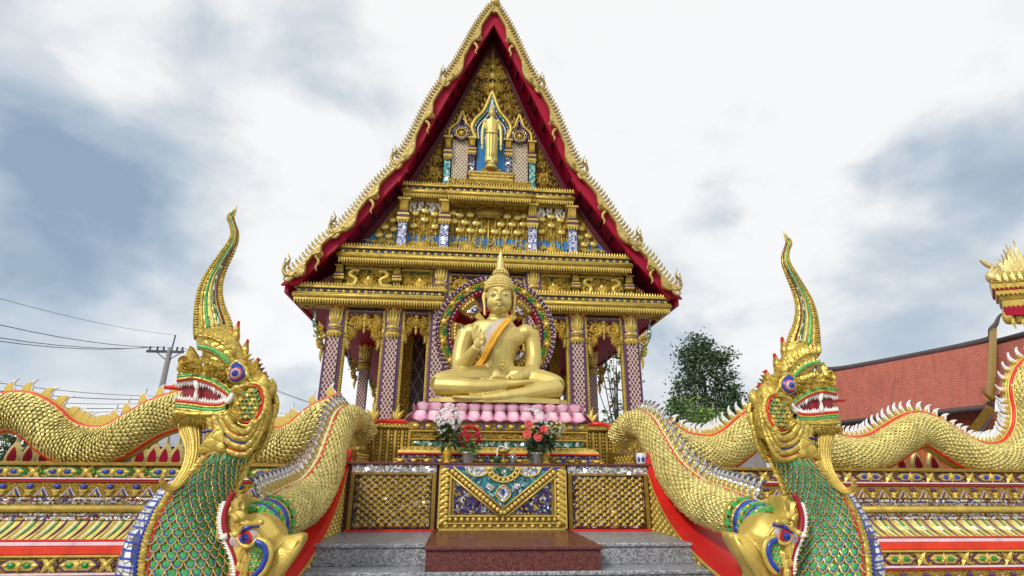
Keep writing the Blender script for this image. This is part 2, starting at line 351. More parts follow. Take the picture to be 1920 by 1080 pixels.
    # ---- relief ornament in a plane facing -y (x, z given, y = plane, h = height of relief)
    def leaf(s, x, z, y, ang, L, W, curl=.5, h=.02, m=0, k=5):
        "flame-shaped leaf with a raised ridge"
        v = []; cx, cz, a = x, z, ang
        for i in range(k+1):
            t = i/k; w = W*.5*(math.sin(PI*min(1, t*.9+.12))**.8)*(1-t*.55) if i < k else 0
            nx, nz = -math.sin(a), math.cos(a)
            v += [(cx+nx*w, y, cz+nz*w), (cx, y-h*(1-t*.6), cz), (cx-nx*w, y, cz-nz*w)]
            cx += math.cos(a)*L/k; cz += math.sin(a)*L/k; a += curl/k
        f = []
        for i in range(k): o = i*3; f += [(o, o+3, o+4, o+1), (o+1, o+4, o+5, o+2)]
        return s.add(v, f, m)
    def scroll(s, x, z, y, R, a0=0., d=1, turns=1.35, w=.3, h=.03, m=0, leaves=6, lm=None):
        v = []; n = int(turns*10)
        for i in range(n+1):
            t = i/n; r = R*(1-.82*t**.85); a = a0+d*turns*2*PI*t; ww = R*w*.72*(1-.55*t)
            ca, sa = math.cos(a), math.sin(a)
            v += [(x+ca*(r+ww), y, z+sa*(r+ww)), (x+ca*r, y-h, z+sa*r), (x+ca*(r-ww), y, z+sa*(r-ww))]
        f = []
        for i in range(n): o = i*3; f += [(o, o+3, o+4, o+1), (o+1, o+4, o+5, o+2)]
        s.add(v, f, m)
        s.ell((x, y, z), (R*.2, h, R*.2), m, 6, 4)
        for q in range(leaves):
            a = a0+d*(.4+q*(2*PI*.8/max(1, leaves)))
            s.leaf(x+math.cos(a)*R, z+math.sin(a)*R, y, a+d*.9, R*.62, R*.36, d*1.2, h*.9, m if lm is None else lm, 4)
        return s
    def fill(s, inside, bb, y, rmin, rmax, n, h=.03, m=0, mirror=False, leaves=5, small=0):
        "pack a field with scrolls of several sizes, leaves in the gaps"
        C = []; x0, x1, z0, z1 = bb
        for i in range(n*40):
            r = rmax-(rmax-rmin)*min(1, i/(n*26)); x = random.uniform(x0, x1); z = random.uniform(z0, z1)
            if not all(inside(x+r*.95*math.cos(q*PI/4), z+r*.95*math.sin(q*PI/4)) for q in range(8)): continue
            if any((x-a)**2+(z-b)**2 < (r+c)**2*.86 for a, b, c in C): continue
            C.append((x, z, r))
            if len(C) >= n: break
        for x, z, r in C:
            d = random.choice((-1, 1)); a0 = random.uniform(0, 6.28); tn = random.uniform(1.2, 1.7)
            s.scroll(x, z, y, r*.78, a0, d, tn, .34, h, m, leaves)
            if mirror: s.scroll(-x, z, y, r*.78, PI-a0, -d, tn, .34, h, m, leaves)
        for i in range(small):
            x = random.uniform(x0, x1); z = random.uniform(z0, z1); a = random.uniform(.3, 2.8)
            if inside(x, z) and inside(x+math.cos(a)*rmin, z+math.sin(a)*rmin*1.3):
                c = random.uniform(-1.2, 1.2)
                s.leaf(x, z, y, a, rmin*1.5, rmin*.6, c, h*.6, m, 4)
                if mirror: s.leaf(-x, z, y, PI-a, rmin*1.5, rmin*.6, -c, h*.6, m, 4)
        return s
    def fringe(s, x0, x1, z, y, w, hgt, m=0, up=False, h=.015):
        n = max(1, round((x1-x0)/w)); w = (x1-x0)/n; d = 1 if up else -1
        for i in range(n):
            x = x0+(i+.5)*w
            v = [(x-w*.5, y, z), (x+w*.5, y, z), (x+w*.34, y, z+d*hgt*.5), (x, y, z+d*hgt), (x-w*.34, y, z+d*hgt*.5), (x, y-h, z+d*hgt*.35)]
            s.add(v, [(0, 1, 5), (1, 2, 5), (2, 3, 5), (3, 4, 5), (4, 0, 5), (0, 4, 3, 2, 1)], m)
        return s
    def beads(s, x0, x1, z, y, p, r, m=0, m2=None, rx=1.4):
        n = max(1, round((x1-x0)/p)); p = (x1-x0)/n
        for i in range(n):
            s.ell((x0+(i+.5)*p, y, z), (r*rx if m2 is None or i % 2 == 0 else r*.6, r*.7, r), m if m2 is None or i % 2 == 0 else m2, 6, 4)
        return s
    def build(s, name, mats, parent=None, remesh=0., smooth=0, allsm=False, noflip=False):
        me = bpy.data.meshes.new(name)
        o = Vector(parent['_o']) if parent is not None and '_o' in parent else Vector((0, 0, 0))
        me.from_pydata([tuple(v-o) for v in s.v], [], s.f)
        mats = mats if isinstance(mats, (list, tuple)) else [mats]
        for q in mats: me.materials.append(MATS[q])
        me.polygons.foreach_set('material_index', s.mi); me.polygons.foreach_set('use_smooth', [True]*len(s.f) if allsm else s.sm)
        if s.uv:
            l = me.uv_layers.new(name='UVMap')
            for fi, uvs in s.uv.items():
                for li, uv in zip(me.polygons[fi].loop_indices, uvs): l.data[li].uv = uv
        if not noflip:
            bm = bmesh.new(); bm.from_mesh(me); bmesh.ops.recalc_face_normals(bm, faces=bm.faces); bm.to_mesh(me); bm.free()
        me.update()
        ob = bpy.data.objects.new(name, me); COL.objects.link(ob)
        if parent is not None:
            ob.parent = parent; ob['_o'] = tuple(o)
        if remesh:
            md = ob.modifiers.new('remesh', 'REMESH'); md.mode = 'VOXEL'; md.voxel_size = remesh; md.use_smooth_shade = True
            if smooth: sm = ob.modifiers.new('smooth', 'SMOOTH'); sm.iterations = smooth; sm.factor = .5
        return ob
def tag(o, label, cat, group=None, kind=None):
    if label: o['label'] = label
    if cat: o['category'] = cat
    if group: o['group'] = group
    if kind: o['kind'] = kind
    return o
def thing(name, label, cat, loc, group=None):
    e = bpy.data.objects.new(name, None); COL.objects.link(e); e.location = loc; e.empty_display_size = .2; e['_o'] = tuple(loc)
    return tag(e, label, cat, group)
KIDS = None
def dup(o, parent=None):
    c = o.copy(); COL.objects.link(c)
    if parent is not None: c.parent = parent
    for ch in [x for x in COL.objects if x.parent == o]: dup(ch, c)
    return c
def place(ob, parent, mat):
    "a further copy of a part, set by its own matrix relative to the parent's origin"
    c = ob.copy(); COL.objects.link(c); c.parent = parent; c.matrix_local = mat; return c
def structure(mb, name, mats): return tag(mb.build(name, mats), None, None, None, 'structure')

# ================================================================== SETTING
mb = MB(); mb.box(-1500, 1500, -60, 2500, -1, 0); structure(mb, 'ground', 'ground')
mb = MB(); mb.box(-16, 16, 8.75, 40, 0, 1.62); structure(mb, 'terrace_floor', 'concrete')

# ================================================================== TEMPLE HALL
T = thing('temple_hall', 'tall steep gabled temple hall covered in gold carving, with red eaves and lattice columns', 'temple', (0, 11, 1.62))
mb = MB(); mb.bbox(-3.7, 3.7, 10.5, 26, 1.625, 2.3, 0, .03); mb.bbox(-3.55, 3.55, 10.65, 26, 2.302, 2.6, 0, .03); mb.fringe(-3.7, 3.7, 2.1, 10.49, .12, .12)
mb.build('plinth', 'carved_gold', T)
def column(x, y, z0, z1, w=.115, strips=True, side=0, capz=.68):
    "square lattice shaft with violet and gold corner strips, lotus capital and base leaves"
    b = MB(); b.box(x-w, x+w, y-w, y+w, z0, z1)
    c = b.build('column', 'lattice_column', T)
    if strips:
        for sx in (-1, 1):
            q = MB(); xx = x+sx*(w+.028); q.box(xx-.028, xx+.028, y-w+.035, y+w-.03, z0, z1, 0); q.build('corner_strip', 'purple', c)
        n = int((z1-z0-capz)/.05)
        for sx in ((-1, 1) if side == 0 else (side,)):
            q = MB(); xx = x+sx*(w+.085); q.box(xx-.028, xx+.028, y-w+.07, y+w-.05, z0, z1-.05, 0)
            for i in range(n): q.ell((xx, y-w+.065, z0+.03+i*.05), (.022, .014, .02), 0, 6, 4)
            q.build('bead_strip', 'gold', c)
    k = MB(); zc = z1-capz; r = w/.115
    k.lathe([(.145*r, .10), (.150*r, .13), (.175*r, .145), (.175*r, .17), (.150*r, .185), (.150*r, .20), (.168*r, .215), (.168*r, .24), (.135*r, .26), (.132*r, .30), (.135*r, capz-.25), (.150*r, capz-.14), (.185*r, capz-.07), (.190*r, capz-.04), (.19*r, capz)], (x, y, zc), 16, 0, True)
    k.lathe([(.158*r, .186), (.158*r, .20)], (x, y, zc), 16, 1); k.lathe([(.178*r, .150), (.178*r, .165)], (x, y, zc), 16, 1)
    for i in range(9):      # long petals of the bell, the drooping collar and the red-tipped crown
        a = -PI/2+(i-4)*.40; ca, sa = math.cos(a), math.sin(a); nn = Vector((ca, sa, 0)); tt = Vector((-sa, ca, 0)); o = Vector((x, y, zc))
        def pet(z0, z1_, ra, rb, wd, m):
            A, B, C, D, E = o+nn*ra*r+Vector((0, 0, z0)), o+nn*(ra+.02)*r+Vector((0, 0, (z0*2+z1_)/3)), o+nn*rb*r+Vector((0, 0, z1_)), tt*wd, (z1_-z0)*.55
            k.add([A-D*.6, A+D*.6, B+D, C, B-D, B+nn*.02], [(0, 1, 5), (1, 2, 5), (2, 3, 5), (3, 4, 5), (4, 0, 5)], m)
        pet(.27, capz-.08, .133, .185, .034, 0); pet(.13, -.03, .15, .150, .045, 0)
        pet(capz-.10, capz+.035, .185, .215, .036, 2 if i % 2 else 0)
    k.build('capital', ['gold_bright', 'purple', 'red'], c)
    if strips:
        for sx in (-1, 1):
            q = MB()
            for a, L in ((PI/2, .34), (PI/2+sx*-.5, .26), (PI/2+sx*.5, .22)): q.leaf(x+sx*(w+.1), z0, y-w-.02, a, L, .11, -sx*.4, .04)
            q.build('base_leaf', 'gold_bright', c)
    return c
for sx in (-1, 1):
    column(sx*3.10, 11, 2.6, 4.92, side=-sx); column(sx*1.93, 11, 2.6, 4.92); column(sx*1.0, 11, 2.6, 5.92, side=0)
    for Y in (14.6, 18.2, 21.8): column(sx*3.10, Y, 2.6, 4.92, strips=False)
    for Y in (13.4, ): column(sx*2.35, Y, 2.6, 4.92, strips=False)
# scroll valances between the columns
def valance(x0, x1, z1, big, y=10.93):
    b = MB(); w = x1-x0
    b.box(x0, x1, y+.02, y+.08, z1-.10, z1, 1); b.beads(x0, x1, z1-.05, y+.02, .06, .018, 0)
    for sx, xa in ((1, x0), (-1, x1)):
        b.scroll(xa+sx*big*1.05, z1-.13-big, y, big*.92, -PI/2*sx, sx, 1.6, .48, .06, 0, 8)
        b.scroll(xa+sx*big*.52, z1-.13-big*2.55, y, big*.66, PI/2, -sx, 1.5, .5, .055, 0, 7)
        b.leaf(xa+sx*.03, z1-.13-big*2.9, y, -PI/2, big*1.9, big*.55, sx*.3, .04)
        for i in range(9): b.leaf(xa+sx*(big*(.22+.18*i)), z1-.12-big*(3.1-.36*i), y+.01, -PI/2+sx*(.2+.1*i), big*.85, big*.42, sx*1., .04)
        for i in range(7): b.leaf(xa+sx*.02, z1-.2-big*(.6+.5*i), y+.012, -PI/2+sx*.7, big*.7, big*.4, sx*.8, .03)
        b.leaf(xa+sx*big*2.0, z1-.16-big*.5, y, -PI/2+sx*.9, big*1.1, big*.4, -sx*.8, .04)
    xm = (x0+x1)/2
    for i in range(4): b.ell((xm, y, z1-.14-i*.08), (.05-.008*i, .035, .05), 0, 8, 5)
    b.leaf(xm, z1-.4, y, -PI/2, .14, .07, 0, .03)
    for d in (-1, 1): b.leaf(xm, z1-.2, y, -PI/2+d*.8, .2, .09, -d*.6, .03)
    b.build('valance', ['gold_bright', 'purple'], T)
for sx in (-1, 1):
    a, b_ = sorted((sx*2.87, sx*2.16)); valance(a, b_, 4.86, .162)
    a, b_ = sorted((sx*1.70, sx*1.22)); valance(a, b_, 4.86, .125)
valance(-.80, .80, 5.76, .19)
# naga brackets holding up the eaves
for sx in (-1, 1):
    for Y in (10.95, 14.6, 18.2):
        b = MB(); X = lambda d: sx*(3.10+d)
        b.tube(catmull([(X(.18), Y, 3.95), (X(.30), Y, 4.25), (X(.42), Y, 4.5), (X(.44), Y, 4.75), (X(.58), Y, 4.98)], 5), [.035+.02*math.sin(i*.25) for i in range(21)], 6, 1)
        b.scroll(X(.26), 4.3, Y-.03, .12, 0, sx, 1.5, .36, .05, 0, 7); b.scroll(X(.2), 4.05, Y-.03, .08, 2, -sx, 1.4, .36, .05, 0, 5)
        for i in range(5): b.leaf(X(.22), 4.0+.1*i, Y-.02, PI/2-sx*.9, .22, .1, sx*.8, .04)
        b.leaf(X(.20), 4.0, Y-.02, -PI/2+sx*.2, .3, .1, -sx*.5, .04); b.scroll(X(.6), 4.86, Y-.02, .07, 0, -sx, 1.4, .4, .05, 0, 2)
        b.build('eave_bracket', ['gold', 'mosaic_green'], T)
# sanctuary wall, door and ceiling of the porch
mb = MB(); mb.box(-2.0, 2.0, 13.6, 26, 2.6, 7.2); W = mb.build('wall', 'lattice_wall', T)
for sx in (-1, 1):
    for xa, ww in ((1.88, .13), (.78, .09)):
        mb = MB(); mb.bbox(sx*xa-ww, sx*xa+ww, 13.5, 13.598, 2.6, 5.4, 0, .02)
        for i in range(24): mb.ell((sx*xa, 13.5, 2.7+i*.115), (.05, .02, .05), 0, 6, 4)
        mb.build('pilaster', 'carved_gold', W)
    mb = MB(); mb.bbox(sx*.35-.33, sx*.35+.33, 13.52, 13.598, 2.6, 4.7, 0, .02); mb.build('door_leaf', 'carved_maroon', W)
mb = MB(); mb.box(-3.5, 3.5, 11.12, 26, 4.93, 4.985); mb.box(-.86, .86, 11.12, 13.6, 5.9, 5.95); mb.build('ceiling', 'crimson', T)
mb = MB(); mb.box(-3.3, -.92, 10.88, 11.14, 4.86, 4.93); mb.box(.92, 3.3, 10.88, 11.14, 4.86, 4.93); mb.build('beam', 'carved_maroon', T)
# gable back wall
mb = MB(); mb.prism([(-3.4, 5.0), (3.4, 5.0), (3.05, 6.2), (2.02, 7.75), (1.05, 9.75), (.02, 12.45), (-1.05, 9.75), (-2.02, 7.75), (-3.05, 6.2)], 11.16, 11.4)
mb.build('gable_wall', 'crimson_dark', T)
# ---- roof: two slopes in four flights each, red underside, gilded barge boards with leaf crockets and naga finials
BP = [(0.0, 12.84), (1.153, 10.33), (2.15, 7.93), (3.315, 6.24), (4.11, 5.275)]
for sx in (-1, 1):
    for k in range(4):
        A, B = Vector(BP[k]), Vector(BP[k+1]); A = Vector((A.x*sx, A.y)); B = Vector((B.x*sx, B.y)); t = (B-A).normalized(); n = Vector((-t.y, t.x))*sx
        if n.y < 0: n = -n
        L = (B-A).length; s0 = A - t*(.0 if k == 0 else .12); drop = .045*k
        b = MB(); q = [s0-n*.02, B-n*.02+t*.03, B-n*.06+t*.03, s0-n*.06]; b.prism([(p.x, p.y) for p in q], 10.6, 26, 0)
        for fi in range(len(b.f)):
            pts = [b.v[i] for i in b.f[fi]]; b.uv[fi] = [((p.y-10)/16, ((Vector((p.x, p.z))-s0).dot(t))/L*.25+k*.25) for p in pts]
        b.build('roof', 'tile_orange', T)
        b = MB(); q = [s0-n*.061, B-n*.061+t*.06, B-n*.11+t*.06, s0-n*.11]; b.prism([(p.x, p.y) for p in q], 10.57+.005*k+.0025*(sx > 0), 26, 0)
        q = [s0-n*.0, B-n*.0+t*.10, B-n*.23+t*(.19 if k < 3 else -.10), s0-n*.23-t*(.12 if k else -.06)]; b.prism([(p.x, p.y) for p in q], 10.54+.005*k+.0025*(sx > 0), 10.62+.005*k, 0)
        for j in range(5 if k else 7):
            p = s0+t*(L*(j+.5)/(5 if k else 7)); r = [p-n*.112, p-n*.112+t*.05, p-n*.17+t*.05, p-n*.17]; b.prism([(v.x, v.y) for v in r], 10.62, 11.15, 1)
        b.build('soffit', ['crimson', 'crimson_dark'], T)
        # barge board: wavy gilded lath
        b = MB(); P = lambda u, v: (lambda w: (w.x, w.y))(s0+t*u*L+n*v)
        N = 44; up = []; lo = []
        for i in range(N+1):
            u = i/N
            wv = .066 + (.10*math.sin(PI*min(1, max(0, (u-.26)/.26)))**2 if u < .52 else .13*math.sin(PI*min(1, max(0, (u-.66)/.34)))**1.3)
            bow = .07*math.sin(PI*u/.52) if u < .52 else -.06*math.sin(PI*(u-.52)/.48)
            up.append(P(u, .01+bow*.5)); lo.append(P(u, .01+bow*.5-wv))
        b.prism(up+lo[::-1], 10.42, 10.53, 0, .018)
        for u0, sz in ((.50, .15), (.98, .13)):      # curled tails hanging under the lath
            c0 = s0+t*u0*L-n*.10
            pts = [c0-t*.03, c0+Vector((-sx*.07, -.03)), c0+Vector((-sx*.09, -.12)), c0+Vector((-sx*.05, -.22)), c0+Vector((-sx*.08, -.30))] if u0 < .9 else [c0-t*.02, c0+t*.10+n*.01, c0+t*.13+n*.09, c0+t*.07+n*.12]
            b.tube(catmull([(v.x, 10.46, v.y) for v in pts], 5), lambda q: (.035, .045*(1-q*.75)), 6, 0)
            c1 = s0+t*(u0-.07)*L-n*.15 if u0 < .9 else s0+t*.9*L-n*.12
            b.scroll(c1.x, c1.y, 10.43, .075, 1, sx, 1.4, .42, .03, 0, 0)
        nt = int(L/.092)
        for i in range(nt):                     # leaf crockets along the top edge
            u = (i+.7)/nt
            if u > .95: continue
            bow = .07*math.sin(PI*u/.52) if u < .52 else -.06*math.sin(PI*(u-.52)/.48)
            p = s0+t*u*L+n*bow*.5; d = n*.175+t*-.035; d2 = n*.12-t*.004
            q = [p-t*.024, p+t*.024, p+d2+t*.030, p+d+t*.006, p+d, p+d2*.8-t*.026]; b.prism([(v.x, v.y) for v in q], 10.44, 10.51, 0, .010)
        bb = b.build('barge_board', ['gold_barge'], T)
        # upswept naga finial at the foot of the flight
        f = MB(); p = s0+t*L*.97+n*.03
        pts = [p-t*.05-n*.02, p+t*.05+n*.0, p+Vector((sx*.10, .08)), p+Vector((sx*.07, .19)), p+Vector((sx*.01, .29)), p+Vector((sx*.06, .44))]
        f.tube(catmull([(v.x, 10.47, v.y) for v in pts], 6), lambda q: (.04*(1-q*.6), .052*(1-q)**.8+.006), 8, 0)
        for i in range(4): f.leaf(p.x+sx*.05, p.y+.06+.07*i, 10.43, (PI/2 if sx > 0 else PI/2)-sx*1.0, .12-.015*i, .05, sx*1.1, .03)
        for i in range(3): f.leaf(p.x+sx*.02, p.y+.08+.08*i, 10.43, PI/2+sx*.9, .09, .04, -sx*.9, .03)
        f.build('finial', 'gold_barge', bb)
mb = MB(); mb.lathe([(0, -.12), (.10, -.08), (.13, 0), (.10, .09), (.05, .13), (.07, .17), (.04, .30), (.015, .7), (0, 1.1)], (0.02, 10.48, 12.92), 14); mb.box(-.05, .09, 10.44, 10.52, 12.6, 12.88)
mb.build('roof_finial', 'gold_barge', T)
mb = MB(); mb.tube([(0, 10.6, 12.82), (0, 26, 12.82)], .09, 8); mb.build('ridge', 'gold_dark', T)
# eave fascia closing the foot of the gable
for sx in (-1, 1):
    mb = MB(); a0, a1 = sorted((sx*3.2, sx*4.08)); mb.box(a0, a1, 11.12, 26, 5.10, 5.135); a0, a1 = sorted((sx*4.04, sx*4.11)); mb.box(a0, a1, 10.63, 26, 5.06, 5.27)
    mb.build('eave_board', 'crimson', T)

# ---- cornices
def cornice(x0, x1, z0, z1, yf, name='cornice', dp=.4):
    H = z1-z0; b = MB()
    b.box(x0+.10, x1-.10, yf+.14, yf+dp, z0, z1-.03, 1)
    b.tube([(x0, yf+.06, z0+H*.40), (x1, yf+.06, z0+H*.40)], (.06, H*.105), 8, 0)
    b.box(x0+.03, x1-.03, yf+.05, yf+dp, z0+H*.22, z0+H*.34, 0)
    b.fringe(x0+.03, x1-.03, z0+H*.25, yf+.03, .055, H*.27, 0)
    b.box(x0+.06, x1-.06, yf+.09, yf+dp, z0+H*.5, z0+H*.78, 2)
    b.beads(x0+.06, x1-.06, z0+H*.64, yf+.09, .075, H*.085, 0, 3)
    b.box(x0+.01, x1-.01, yf+.04, yf+dp, z0+H*.5, z0+H*.535, 0); b.box(x0, x1, yf+.03, yf+dp, z0+H*.76, z0+H*.83, 0)
    b.fringe(x0, x1, z0+H*.83, yf+.04, .06, H*.2, 0, True)
    return b.build(name, ['gold', 'carved_gold', 'purple', 'mosaic_teal'], T)
for a, b_ in ((-3.95, -.90), (.90, 3.95)): cornice(a, b_, 4.86, 5.32, 10.62)
cornice(-3.18, 3.18, 5.78, 6.24, 10.66)
cornice(-1.97, -.86, 7.46, 7.88, 10.80); cornice(.86, 1.97, 7.46, 7.88, 10.80); cornice(-.96, .96, 7.36, 7.80, 10.62)
mb = MB(); mb.box(-.94, .94, 10.66, 11.15, 7.80, 7.9); mb.build('cornice_cap', 'carved_gold', T)
# ---- frieze with serpent scrolls
for sx in (-1, 1):
    for x0, x1, kind in ((1.05, 1.84, 0), (2.02, 3.03, 1)):
        b = MB(); a0, a1 = sorted((sx*x0, sx*x1)); b.box(a0, a1, 10.96, 11.15, 5.3, 5.8, 1); xm = (a0+a1)/2; w = (a1-a0)/2
        for i in range(90): b.leaf(random.uniform(a0+.05, a1-.05), random.uniform(5.34, 5.68), 10.955, random.uniform(0, 6.28), .11, .05, random.uniform(-1.4, 1.4), .03)
        b.box(a0, a1, 10.94, 10.98, 5.3, 5.33, 0); b.box(a0, a1, 10.94, 10.98, 5.74, 5.79, 0)
        for d in (-1, 1):
            if kind:
                b.tube(catmull([(xm+d*w*.92, 10.93, 5.36), (xm+d*w*.6, 10.93, 5.38), (xm+d*w*.5, 10.93, 5.5), (xm+d*w*.78, 10.93, 5.6), (xm+d*w*.62, 10.93, 5.71), (xm+d*w*.4, 10.93, 5.68)], 5), .05, 8, 0)
                b.scroll(xm+d*w*.66, 5.47, 10.94, .12, 0, d, 1.5, .45, .05, 0, 7); b.scroll(xm+d*w*.78, 5.64, 10.95, .07, 2, -d, 1.4, .34, .04, 0, 5)
                b.scroll(xm+d*w*.26, 5.64, 10.94, .09, 1, d, 1.5, .34, .04, 0, 6); b.scroll(xm+d*w*.24, 5.42, 10.95, .07, 3, -d, 1.4, .34, .04, 0, 5)
            else:
                for zz, r, o in ((5.42, .09, .32), (5.6, .085, .3), (5.5, .09, .75), (5.68, .06, .72), (5.37, .05, .9)): b.scroll(xm+d*w*o, zz, 10.95, r*.8, zz*9, d, 1.5, .34, .04, 0, 6)
        for i in range(5): b.leaf(xm, 5.36, 10.94, PI/2+(i-2)*.42, .30-.03*abs(i-2), .10, 0, .05)
        b.ell((xm, 10.93, 5.52), (.05, .03, .07), 0)
        b.build('frieze_panel', ['gold_bright', 'carved_green', 'gold_disc'], T)
    a0, a1 = sorted((sx*3.16, sx*3.75)); b = MB(); b.prism([(sx*3.2, 5.3), (sx*3.75, 5.3), (sx*3.2, 5.68)], 10.98, 11.15, 1); b.scroll(sx*3.36, 5.42, 10.97, .08, 0, sx, 1.4, .34, .04, 0, 6); b.leaf(sx*3.45, 5.34, 10.97, 0 if sx > 0 else PI, .25, .1, sx*.3, .03); b.build('frieze_end', ['gold', 'crimson_dark'], T)
def pilaster(x, z0, z1, w, shaft, y=10.88, capf=.45):
    b = MB(); H = z1-z0; zc = z1-H*capf
    b.box(x-w*.8, x+w*.8, y, 11.15, z0, zc, 1)
    for i, (a, c) in enumerate(((0, 1.15), (.12, .95), (.2, 1.1), (.3, .9))): b.box(x-w*c, x+w*c, y-.05, 11.14, zc+H*capf*a, zc+H*capf*(a+.1), 0 if i % 2 == 0 else 2)
    b.box(x-w*.75, x+w*.75, y-.03, 11.14, zc, z1, 0)
    for i in range(4): b.leaf(x-w*.8+(i+.5)*w*.4, zc+H*capf*.38, y-.05, PI/2, H*capf*.6, w*.5, 0, .03)
    b.box(x-w*1.2, x+w*1.2, y-.06, 11.14, z1-H*.04, z1-.002, 0)
    b.fringe(x-w*1.1, x+w*1.1, zc, y-.04, w*.5, H*.07, 0); b.fringe(x-w, x+w, z0, y-.02, w*.5, H*.08, 0, True)
    return b.build('pilaster', ['gold', shaft, 'purple'], T)
for sx in (-1, 1):
    for x in (3.13, 1.93): pilaster(sx*x, 5.3, 5.8, .09, 'carved_gold', 10.9, .6)
    pilaster(sx*1.90, 6.26, 7.46, .115, 'mosaic_bluewhite'); pilaster(sx*.985, 6.26, 7.46, .115, 'mosaic_bluewhite')
# centre bay panel under the middle cornice
b = MB(); b.box(-.86, .86, 10.98, 11.15, 5.30, 5.78, 1); b.box(-.86, .86, 10.95, 10.98, 5.70, 5.78, 2)
for d in (-1, 1):
    for x, r in ((.2, .13), (.5, .14), (.74, .08)): b.scroll(d*x, 5.5, 10.97, r, x, d, 1.6, .34, .05, 0, 7)
b.leaf(0, 5.35, 10.96, PI/2, .3, .14, 0, .05); b.build('frieze_panel', ['gold', 'crimson_dark', 'purple'], T)

def lim(z):          # half width of the gable opening at height z
    pts = [(5.8, 3.15), (6.33, 2.82), (7.9, 1.80), (9.4, 1.08), (12.2, .03)]
    for (za, xa), (zb, xb) in zip(pts, pts[1:]):
        if za <= z <= zb: return xa+(xb-xa)*(z-za)/(zb-za)
    return 0
# ---- parasol relief band
def umb_mesh():
    b = MB(); b.ell((0, 0, 0), (.098, .035, .070), 0, 14, 6); b.ell((0, -.034, .028), (.02, .02, .02), 0, 6, 4); b.leaf(0, .06, -.02, PI/2, .08, .03, 0, .02)
    b.tube([(0, .01, -.05), (0, .01, -.36)], .009, 5, 0)
    return b
P2 = MB(); P2.prism([(-2.85, 6.24), (2.85, 6.24), (2.52, 6.66), (-2.52, 6.66)], 11.08, 11.15, 0); P2.prism([(-2.52, 6.661), (2.52, 6.661), (2.05, 7.42), (-2.05, 7.42)], 11.075, 11.15, 1); band = P2.build('relief_band', ['sky_blue', 'carved_gold'], T)
um = umb_mesh().build('relief_parasol', 'gold_disc'); um.parent = band
first = True
def put_umb(x, z, s=1.):
    global first
    m = Matrix.Translation(Vector((x, 11.03, z))-Vector(T['_o'])) @ Matrix.Rotation(random.uniform(-.12, .12), 4, 'Y') @ Matrix.Scale(s, 4)
    if first: um.matrix_local = m; first = False
    else: place(um, band, m)
for sx in (-1, 1):
    for x, z in ((.17, 7.2), (.42, 7.2), (.66, 7.18), (.28, 6.99), (.54, 7.0), (.79, 7.02), (.14, 6.80), (.40, 6.80), (.66, 6.80), (.82, 7.22)): put_umb(sx*x, z)
    for x, z in ((1.22, 7.17), (1.66, 7.17), (1.44, 7.02), (1.2, 6.86), (1.68, 6.86), (1.44, 7.24)): put_umb(sx*x, z, .95)
    for x, z in ((2.14, 6.98), (2.10, 6.76), (2.3, 6.8), (2.42, 6.6), (2.2, 6.58)): put_umb(sx*x, z, .95)
b = MB()
for i in range(300):
    x = random.uniform(-2.4, 2.4); z = random.uniform(6.6, 7.4)
    if abs(x) < lim(z)-.1: b.leaf(x, z, 11.06, random.choice((-PI/2, -1.2, -1.9, PI/2)), .11, .045, random.uniform(-.6, .6), .03)
for i in range(170):
    x = random.uniform(-2.6, 2.6)
    zlim = 7.3-(abs(x)-1.9)*1.6 if abs(x) > 1.9 else 7.3
    z = random.uniform(6.3, min(6.75, zlim)); b.tube([(x, 11.05, 6.3), (x+random.uniform(-.02, .02), 11.05, z)], .008, 4); b.leaf(x, z, 11.05, PI/2, .07, .035, 0, .02)
for i in range(150):
    x = random.uniform(-2.65, 2.65); b.leaf(x, 6.27+random.random()*.22, 11.05, random.choice((0.3, PI-.3))+random.uniform(-.3, .3), .17, .07, random.uniform(-1, 1), .025)
for x in (-1.44, 1.44, -.45, .45):
    for i in range(7): b.leaf(x, 6.34, 11.03, PI/2+(i-3)*.4, .2, .09, 0, .04)
b.tube([(0, 11.03, 6.28), (0, 11.03, 7.1)], .016, 6)
b.build('relief_foliage', ['gold_bright'], band)
for sx in (-1, 1):
  b = MB()
  for i in range(45):
    x = sx*random.uniform(1.10, 1.80); z = random.uniform(7.18, 7.42); b.leaf(x, z, 11.05, PI/2+random.uniform(-.3, .3), .13, .06, 0, .03)
  b.build('relief_figure', ['white'], band)
b = MB(); b.ell((0, 11.0, 7.25), (.30, .06, .12), 0, 20, 8); b.tube([(.31*math.cos(i*PI/12), 10.97, 7.25+.125*math.sin(i*PI/12)) for i in range(25)], .018, 6, 0); b.build('medallion', ['gold_dark'], T)

# ---- upper pediment
def arch_half(z, xc, w, z0, zt): return w*(1-((max(0, z-z0))/(zt-z0))**1.5) if z < zt else 0
b = MB(); b.prism([(-1.80, 7.88), (1.80, 7.88), (1.08, 9.4), (.02, 12.15), (-1.08, 9.4)], 11.10, 11.155, 1)
def ins_top(x, z):
    if z < 9.5 or z > 11.75: return False
    if abs(x) > lim(z)-.02: return False
    return not (z < 10.62 and abs(x) < arch_half(z, 0, .62, 9.3, 10.65)) and not (z < 9.95 and abs(abs(x)-.68) < .25)
b.fill(lambda x, z: ins_top(x, z) and x > .03, (.03, 1.0, 9.5, 11.7), 11.075, .05, .15, 70, .07, 0, True, 7, 260)
b.fill(lambda x, z: 7.9 < z < 9.3 and 1.1 < x < lim(z)-.03, (1.1, 1.75, 7.9, 9.3), 11.075, .05, .2, 30, .07, 0, True, 7, 200)
for z, r in ((10.82, .10), (11.15, .10), (11.42, .06)):
    b.ell((.02, 11.05, z), (r, .06, r*1.1), 0, 10, 6)
    for i in range(9): a = PI/2+(i-4)*.6; b.leaf(.02+math.cos(a)*r*.8, z+math.sin(a)*r*.8, 11.06, a, r*1.6, r*.8, .5*(1 if i > 4 else -1), .05)
